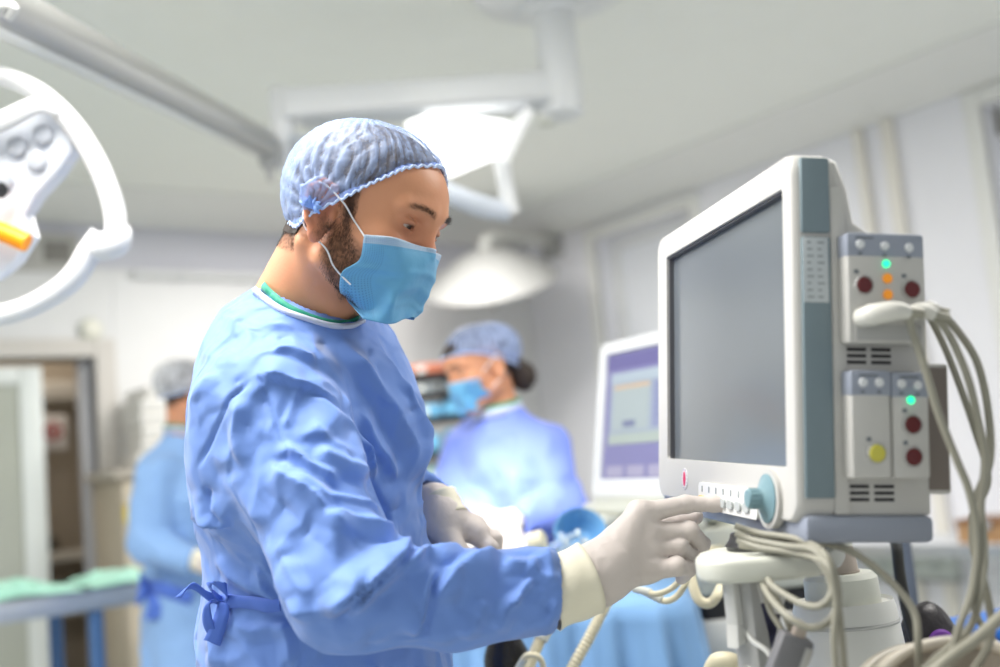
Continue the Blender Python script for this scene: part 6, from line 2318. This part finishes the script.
struct('baseboard_right', mb, mat('teal_base', srgb(120, 165, 150), 0.5))

# ================================================================== ceiling equipment
fc = hit(553, 12, 2, 2.72)
pd = thing('ceiling_pendant', 'white ceiling pendant with long horizontal arm above the surgeon', 'ceiling pendant', (fc[0], fc[1], ZC))
dF = PX(fc)[2]
px = dF / FL
zc_ = ZC - fc[2]
MB().lathe([(0, 0), (78 * px, 0), (80 * px, -0.02), (72 * px, -0.05), (52 * px, -0.075), (44 * px, -0.08), (0, -0.08)], 48).build('ceiling_flange', M_LWHITE, pd)
MB().lathe([(0, -0.07), (30 * px, -0.08), (30 * px, -0.10), (22 * px, -0.115), (0, -0.115)], 40).build('flange_collar', M_LWHITE, pd)
pb = P(561, 118, dF)
zbot = pb[2] - ZC
MB().lathe([(0, -0.09), (20 * px, -0.09), (21 * px, -0.12), (21.5 * px, zbot + 0.03), (20.5 * px, zbot), (15 * px, zbot - 0.012), (0, zbot - 0.012)], 40).build('drop_pole', M_LWHITE, pd)
jl = P(282, 108, dF * 0.975)
za = P(556, 92, dF)[2]
a_, b_ = np.array((fc[0], fc[1], za)), np.array((jl[0], jl[1], za))
dd_ = (b_ - a_) / np.linalg.norm(b_ - a_)
LA = np.linalg.norm(b_ - a_)
fr_ = np.stack([dd_, np.cross((0, 0, 1.0), dd_), (0, 0, 1.0)], 1)
mA = frame(fr_, a_)
MB().box((0, -0.055, -0.050), (LA, 0.055, 0.050), 0.018, 4, m=mA).build('horizontal_arm', M_LWHITE, pd, True)
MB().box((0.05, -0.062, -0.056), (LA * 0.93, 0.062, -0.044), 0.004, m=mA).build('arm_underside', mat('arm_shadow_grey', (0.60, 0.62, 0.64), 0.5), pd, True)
MB().lathe([(0, 0.06), (0.036, 0.06), (0.040, 0.05), (0.040, -0.12), (0.034, -0.135), (0.034, -0.19), (0.028, -0.20), (0, -0.20)], 32, Matrix.Translation(b_)).build('arm_joint', M_LWHITE, pd, True)
MB().lathe([(0, 0), (7 * px, 0), (8 * px, -0.012), (0, -0.016)], 20, Matrix.Translation(P(546, 121, dF * 0.96))).build('pole_button', M_CREAM, pd, True)
# boom arm at top left: tapering grey spring arm hung from the joint
e1, e0 = P(268, 146, dF * 0.95), P(-60, -22, 1.75)
bm_ = MB().tube([e1, e1 * 0.97 + e0 * 0.03, e1 * 0.6 + e0 * 0.4, e0], [0.038, 0.046, 0.046, 0.05], 20, smooth=False).build('spring_arm', M_ALU, pd, True)
side = np.cross((e0 - e1) / np.linalg.norm(e0 - e1), CF)
side /= np.linalg.norm(side)
if side @ CU > 0:
    side = -side
off = side * 0.030 - CF * 0.036
MB().tube([e1 * 0.96 + e0 * 0.04 + off, e1 * 0.55 + e0 * 0.45 + off * 1.05, e0 + off * 1.1], [0.014, 0.019, 0.022], 12, smooth=False).build('arm_cover_strip', mat('pale_strip', (0.74, 0.74, 0.70), 0.35), bm_, True)
MB().lathe([(0, 0.018), (0.03, 0.016), (0.036, 0), (0.03, -0.05), (0.012, -0.07), (0.01, -0.1), (0, -0.1)], 20, Matrix.Translation(e1 + (0, 0, -0.01))).build('arm_end_cap', M_GREY, bm_, True)
MB().tube([P(8, 18, 1.84), P(14, 8, 1.83), P(4, 6, 1.83), P(-6, 16, 1.84)], 0.008, 10).build('arm_handle_ring', M_WHITE, bm_, True)

# flat bright panel lamp
LD = 3.35
ln = thing('panel_lamp', 'bright white flat lamp panel on an arm just behind the cap', 'lamp', P(470, 140, LD))
pc = [P(405, 126, LD * 0.98), P(434, 115, LD * 1.04), P(508, 125, LD * 1.04), P(496, 158, LD * 0.96), P(448, 178, LD * 0.92)]
b2 = bmesh.new()
vs = [b2.verts.new(p) for p in pc]
f = b2.faces.new(vs)
f.normal_update()
r_ = bmesh.ops.extrude_face_region(b2, geom=[f])
nrm = np.array(f.normal)
if nrm[2] < 0:
    nrm = -nrm
for v in r_['geom']:
    if isinstance(v, bmesh.types.BMVert):
        v.co += Vector(nrm * 0.012)
bmesh.ops.recalc_face_normals(b2, faces=b2.faces)
x = MB()
x.absorb(b2)
x.build('lamp_face', mat('lamp_glow', (1.0, 1.0, 0.97), 0.4, emit=1.6), ln, True, smooth=False)
b2 = bmesh.new()
q4 = [P(508, 125, LD * 1.04), P(526, 107, LD * 1.03), P(531, 110, LD * 1.0), P(505, 162, LD * 0.95), P(496, 158, LD * 0.96)]
f = b2.faces.new([b2.verts.new(p) for p in q4])
r_ = bmesh.ops.extrude_face_region(b2, geom=[f])
for v in r_['geom']:
    if isinstance(v, bmesh.types.BMVert):
        v.co += Vector(CF * 0.02 + CR * 0.012)
bmesh.ops.recalc_face_normals(b2, faces=b2.faces)
x = MB()
x.absorb(b2)
x.build('lamp_side_fin', mat('lamp_white', (0.9, 0.9, 0.9), 0.35, emit=0.25), ln, True, smooth=False)
MB().tube([P(502, 158, LD), P(506, 185, LD), P(511, 214, LD)], [0.026, 0.024, 0.03], 18, smooth=False).build('lamp_arm', M_LWHITE, ln, True)
MB().tube([P(511, 212, LD), P(480, 206, LD), P(445, 192, LD), P(390, 172, LD), P(330, 150, LD * 0.99), P(286, 140, dF * 0.975)], [0.03, 0.034, 0.032, 0.03, 0.028, 0.026], 16).build('lamp_boom', mat('boom_grey_blue', (0.56, 0.60, 0.66), 0.45), ln, True)

# domed surgical lamp farther back
DD = 6.2
dl = thing('dome_lamp', 'large white domed surgical lamp hanging farther back past the mask', 'lamp', P(490, 275, DD))
mD = frame(np.stack([_r, _f, _z], 1) @ rotx(R(26)) @ roty(R(-4)) * 1.28, P(490, 282, DD))
MB().lathe([(0, 0.155), (0.05, 0.15), (0.12, 0.12), (0.20, 0.07), (0.28, 0.02), (0.30, 0.0), (0.29, -0.012), (0.27, -0.006), (0, 0.0)], 48, mD).build('lamp_dome', mat('dome_white', (0.45, 0.45, 0.44), 0.5), dl, True)
MB().lathe([(0, -0.004), (0.26, -0.008), (0.255, -0.018), (0, -0.022)], 48, mD).build('lamp_lens', mat('lens_grey', (0.60, 0.61, 0.62), 0.4), dl, True)
MB().tube([mD @ Vector((0, 0, 0.14)), mD @ Vector((0.03, 0.02, 0.19)), P(530, 240, 6.6), hit(553, 240, 0, XR)], 0.034, 14).build('lamp_yoke', mat('yoke_grey', (0.60, 0.60, 0.57), 0.5), dl, True)
pz = hit(553, 240, 0, XR)
MB().box((XR - 0.03, pz[1] - 0.09, pz[2] - 0.12), (XR, pz[1] + 0.09, pz[2] + 0.12), 0.006).build('wall_bracket', M_GREY, dl, True)
MB().cyl(mD @ Vector((0, 0, -0.018)), mD @ Vector((0, 0, -0.13)), 0.018).build('sterile_handle', M_GREY, dl, True)
spot = bpy.data.lights.new('surgical_spot', 'SPOT')
spot.energy = 130
spot.spot_size = R(26)
spot.spot_blend = 0.6
spot.shadow_soft_size = 0.12
spot.color = (1, 0.99, 0.96)
so2 = bpy.data.objects.new('surgical_spot', spot)
COL.objects.link(so2)
so2.location = P(405, 235, 2.15)
so2.rotation_euler = (Vector(P(490, 497, 2.72)) - Vector(so2.location)).to_track_quat('-Z', 'Y').to_euler()

# surgical light with ring handle at the left edge
SD = 1.95
sl = thing('surgical_light', 'white surgical light with curved ring handle and orange grip at left edge', 'lamp', P(0, 190, SD))
ringp = [(-75, 82), (-40, 72), (0, 76), (38, 92), (72, 124), (98, 165), (113, 205), (117, 240)]
MB().tube([P(x, y, SD) for x, y in ringp], [0.016, 0.016, 0.0165, 0.0175, 0.019, 0.019, 0.019, 0.019], 18).build('ring_handle', M_LWHITE, sl, True)
MB().tube([P(117, 226, SD), P(117, 242, SD), P(100, 246, SD), P(92, 240, SD)], [0.021, 0.025, 0.026, 0.018], 16).build('handle_elbow', M_LWHITE, sl, True)
MB().tube([P(100, 233, SD), P(90, 250, SD), P(76, 274, SD), P(54, 293, SD), (P(20, 310, SD)), P(-30, 322, SD)], [0.017, 0.021, 0.022, 0.020, 0.019, 0.019], 18).build('lower_handle', M_LWHITE, sl, True)
plate = [(-60, 130), (6, 112), (36, 104), (56, 108), (72, 122), (73, 150), (58, 172), (36, 196), (24, 214), (30, 236), (14, 262), (-8, 280), (-60, 290)]
b2 = bmesh.new()
f = b2.faces.new([b2.verts.new(P(x, y, SD)) for x, y in plate])
r_ = bmesh.ops.extrude_face_region(b2, geom=[f])
for v in r_['geom']:
    if isinstance(v, bmesh.types.BMVert):
        v.co += Vector(CF * 0.05)
bmesh.ops.recalc_face_normals(b2, faces=b2.faces)
es = [e for e in b2.edges if len(e.link_faces) == 2 and e.calc_face_angle(0) > 1.0]
bmesh.ops.bevel(b2, geom=es, offset=0.008, segments=3, affect='EDGES', profile=0.5)
x = MB()
x.absorb(b2)
head_p = x.build('lamp_head', mat('lamp_head_white', (0.70, 0.73, 0.78), 0.3), sl, True)
MB().tube([P(-40, 132, SD * 0.99), P(0, 122, SD * 0.985), P(36, 106, SD * 0.985), P(58, 112, SD * 0.99)], [0.018, 0.020, 0.017, 0.008], 14, flat=0.6).build('top_rim', M_LWHITE, head_p, True)
for k, (x_, y_) in enumerate(((42, 134), (16, 146), (36, 160), (2, 180))):
    mL = frame(np.stack([CR, CU, -CF], 1), P(x_, y_, SD * 0.996))
    MB().lathe([(0.017, -0.004), (0.017, 0.001), (0.012, 0.003), (0.006, 0.0035), (0, 0.0035)], 20, mL).build('lens', mat('clear_lens', (0.52, 0.55, 0.60), 0.12, spec=0.8), head_p, True)
MB().tube([P(-20, 226, SD * 0.985), P(2, 232, SD * 0.985), P(27, 243, SD * 0.985)], [0.017, 0.017, 0.0165], 16, smooth=False).build('orange_grip', mat('orange_grip', srgb(255, 158, 10), 0.4), sl, True)
MB().cyl(P(-6, 190, SD * 0.985), P(2, 190, SD * 0.98), 0.014).build('dark_knob', M_DARK, sl, True)
hp = P(-60, 160, SD + 0.02)
MB().tube([P(-75, 82, SD), P(-110, 150, SD), P(-90, 250, SD), P(-30, 322, SD)], 0.02, 14).build('ring_handle', M_LWHITE, sl, True)
MB().tube([P(-60, 200, SD + 0.02), P(-100, 190, SD + 0.06), P(-130, 120, SD + 0.1), P(-135, 40, SD + 0.12)], 0.028, 14).cyl(P(-135, 40, SD + 0.12), (P(-135, 40, SD + 0.12)[0], P(-135, 40, SD + 0.12)[1], ZC), 0.03).build('support_arm', M_LWHITE, sl, True)

# ================================================================== left: instrument table, cabinet and boxes, rack of packs
A0, A1 = P(-60, 612, 3.50), P(181, 588, 4.02)
zt_ = 1.0
ex = (A1 - A0) * (1, 1, 0)
Lx = np.linalg.norm(ex)
ex /= Lx
ey = np.cross((0, 0, 1.0), ex)
mI = frame(np.stack([ex, ey, _z], 1), (A1[0], A1[1], 0))
it = thing('instrument_table', 'steel instrument table with mint green cloths at the left edge', 'table', (A1[0], A1[1], 0))
MB().box((-1.0, 0, zt_ - 0.065), (0, 0.5, zt_ - 0.004), 0.006, m=mI).build('table_top', mat('dull_steel', (0.46, 0.50, 0.56), 0.4, metal=0.5, vary=0.05), it, True)
mb = MB()
mb.box((-1.0, 0.0, zt_ - 0.004), (0, 0.008, zt_ + 0.006), 0.002, m=mI).box((-0.008, 0.0, zt_ - 0.004), (0, 0.5, zt_ + 0.006), 0.002, m=mI)
mb.build('raised_lip', M_STEEL, it, True)
for lx, ly in ((-0.97, 0.04), (-0.97, 0.46), (-0.30, 0.04), (-0.30, 0.46)):
    MB().cyl(mI @ Vector((lx, ly, 0.03)), mI @ Vector((lx, ly, zt_ - 0.06)), 0.026).build('leg', mat('leg_blue', srgb(74, 110, 158), 0.4), it, True)
    MB().cyl(mI @ Vector((lx, ly, 0)), mI @ Vector((lx, ly, 0.03)), 0.03).build('foot', M_DARK, it, True)


def cloth_pile(name, label, cx, cy, hx, hy, hgt, seed, cat='cloth'):
    nx, ny = 70, 44
    V_ = []
    for i in range(nx):
        for j in range(ny):
            u, v = i / (nx - 1) * 2 - 1, j / (ny - 1) * 2 - 1
            V_.append((cx + hx * u, cy + hy * v, 0))
    V_ = np.array(V_, float)
    u = (V_[:, 0] - cx) / hx
    v = (V_[:, 1] - cy) / hy
    n1_ = lattice_noise(V_, 9, seed)
    ridge = 0.5 - np.abs(lattice_noise(V_ + 0.05 * lattice_noise(V_, 7, seed + 4)[:, None], 13, seed + 1))
    edge_ = np.clip(1.15 - np.abs(u) ** 3 - 0.2 * n1_, 0, 1) * np.clip(1.15 - np.abs(v) ** 4, 0, 1)
    V_[:, 2] = zt_ + 0.004 + hgt * edge_ * (0.45 + 0.5 * ridge + 0.25 * n1_).clip(0.02)
    V_[:, 0] += 0.03 * n1_ * np.abs(v)
    V_[:, 1] += 0.025 * lattice_noise(V_, 11, seed + 6) * np.abs(u)
    Q_ = np.array([(i * ny + j, (i + 1) * ny + j, (i + 1) * ny + j + 1, i * ny + j + 1) for i in range(nx - 1) for j in range(ny - 1)])
    X = (np.asarray(mI)[:3, :3] @ V_.T).T + np.asarray(mI)[:3, 3]
    o = link_mesh(name, mesh_np(name, X, Q_), M_MINT)
    m = o.modifiers.new('thickness', 'SOLIDIFY')
    m.thickness = 0.003
    return tag(o, label, cat)


cloth_pile('folded_cloth', 'large crumpled mint green cloth spread along the steel table', -0.66, 0.24, 0.32, 0.19, 0.085, 3)
cloth_pile('folded_cloth', 'small folded mint green cloth at the right end of the steel table', -0.16, 0.24, 0.13, 0.17, 0.065, 8)

kx = hit(150, 470, 1, YB - 0.35)
bc_ = thing('base_cabinet', 'beige cabinet against the back wall behind the person with back turned', 'cabinet', (kx[0] + 0.02, YB - 0.03, 0))
wz = 1.3 - (463 - 498) * 0 - 0.0
ztop = hit(150, 468, 1, YB - 0.40)[2]
MB().box((-0.20, -0.42, 0), (0.45, 0, ztop - 0.04), 0.004).build('cabinet_body', mat('cabinet_beige', (0.46, 0.40, 0.31), 0.5, vary=0.04), bc_)
MB().box((-0.23, -0.45, ztop - 0.04), (0.48, 0, ztop), 0.005).build('cabinet_top', mat('cabinet_top', (0.44, 0.40, 0.34), 0.45), bc_)
for k in range(2):
    dr = MB().box((-0.19 + 0.32 * k, -0.438, 0.08), (0.12 + 0.32 * k, -0.42, ztop - 0.06), 0.004).build('door', mat('cabinet_door', (0.52, 0.46, 0.36), 0.5, vary=0.04), bc_)
    MB().box((0.08 + 0.08 * k, -0.455, 0.75), (0.095 + 0.08 * k, -0.437, 0.90), 0.004).build('door_handle', M_STEEL, dr)
yb = thing('yellow_note', 'yellow sticker on the beige cabinet front below its top', 'sticker', (kx[0] - 0.14, YB - 0.475, ztop - 0.20))
MB().box((-0.03, 0.001, -0.04), (0.03, 0.006, 0.04), 0.001).build('sheet', mat('note_yellow', srgb(222, 200, 80), 0.6), yb)
MB().box((-0.03, -0.0005, 0.02), (0.03, 0.0015, 0.036), 0.0005).build('printed_band', mat('note_band', srgb(190, 160, 60), 0.6), yb)
bw_ = (0.30, 0.28, 0.30, 0.27, 0.29, 0.26)
zc = ztop
M_CARD = mat('white_carton', (0.74, 0.72, 0.68), 0.6, vary=0.03)
M_STRIPE = mat('carton_stripe', (0.60, 0.60, 0.58), 0.6)
ords = ('lowest', 'second', 'third', 'fourth', 'fifth', 'topmost')
for k in range(6):
    h = (0.075, 0.06, 0.07, 0.06, 0.065, 0.055)[k]
    c_ = thing('carton', '%s white carton in the stack on the beige cabinet' % ords[k], 'box', (kx[0] + 0.10 + 0.012 * ((k * 7) % 3 - 1), YB - 0.25, zc), rotz(R((k * 37) % 9 - 4)), 'white cartons on the cabinet')
    w = bw_[k] / 2
    MB().box((-w, -0.16, 0.0005), (w, 0.15, h - 0.002), 0.003).build('carton_body', M_CARD, c_)
    MB().box((-w - 0.001, -0.1615, h * 0.35), (w + 0.001, -0.155, h * 0.6), 0.0005).build('carton_label', M_STRIPE, c_)
    zc += h
rk0 = P(418, 400, 6.0)
rk = thing('supply_rack', 'dark wire supply rack of wrapped packs behind the masked person', 'rack', (rk0[0], rk0[1], 0), rotz(R(-25)))
MRk = ROOT_MAT[rk.name]
lev = [P(425, y, 6.0)[2] for y in (359, 376, 395, 420, 455, 485)]
W2_ = 0.34
for sx in (-W2_, W2_):
    for sy in (-0.17, 0.17):
        MB().cyl((sx, sy, 0), (sx, sy, lev[0] + 0.16), 0.014).build('upright', M_DARK, rk)
for z_ in lev[1:] + [0.35]:
    mb = MB().box((-W2_, -0.18, z_ - 0.018), (W2_, 0.18, z_), 0.003)
    for k in range(7):
        mb.box((-W2_, -0.18 + 0.055 * k, z_ - 0.024), (W2_, -0.174 + 0.055 * k, z_ - 0.016))
    mb.build('shelf', M_DARK, rk)


def pack(label, x, z, w, h, material, seed, grp='wrapped packs on the supply rack'):
    t = thing('wrapped_pack', label, 'pack', MRk @ Vector((x, -0.02, z)), np.asarray(MRk)[:3, :3].astype(float) @ rotz(R((seed * 31) % 11 - 5)), grp)
    b = MB().box((-w / 2, -0.13, 0.001), (w / 2, 0.12, h), min(0.035, h * 0.32), 4)
    for v in b.bm.verts:
        v.co += Vector((0.008 * math.sin(v.co.y * 40 + seed), 0, 0.006 * math.sin(v.co.x * 50 + v.co.y * 30 + seed) * (v.co.z / h)))
    b.build('pack_wrap', material, t)
    MB().box((-w * 0.12, -0.137, h * 0.2), (w * 0.12, -0.126, h * 0.75), 0.002).build('tape_strip', mat('tape_pale', (0.72, 0.76, 0.74), 0.6), t)


M_TEAL = cloth_mat('teal_wrap', srgb(120, 180, 185), 12, 0.01, 0.5, 0.0)
M_ORANGE = mat('orange_brown', srgb(190, 110, 80), 0.6, vary=0.1)
M_GREYP = mat('grey_wrap', srgb(130, 140, 145), 0.6, vary=0.1)
cols_ = (M_ORANGE, M_GREYP, M_PACK, M_PACK, M_TEAL, M_PACK)
nm = ('orange-brown', 'grey', 'pale blue', 'blue', 'teal', 'deep blue')
shelf_n = ('top', 'second', 'third', 'fourth', 'fifth', 'bottom')
for r_i in range(5):
    z_ = lev[r_i + 1]
    gap = lev[r_i] - lev[r_i + 1]
    for c_i in range(2):
        if r_i == 4 and c_i:
            continue
        where = 'alone on the fifth rack shelf' if r_i == 4 else '%s on the %s rack shelf' % (('nearer the surgeon', 'nearer the masked person')[c_i], shelf_n[r_i])
        pack('%s wrapped pack %s' % (nm[r_i], where), 0.0 + 0.21 * c_i, z_, 0.19, max(0.05, gap * (0.7, 0.82)[c_i] - 0.02), cols_[r_i], r_i * 3 + c_i + 1)
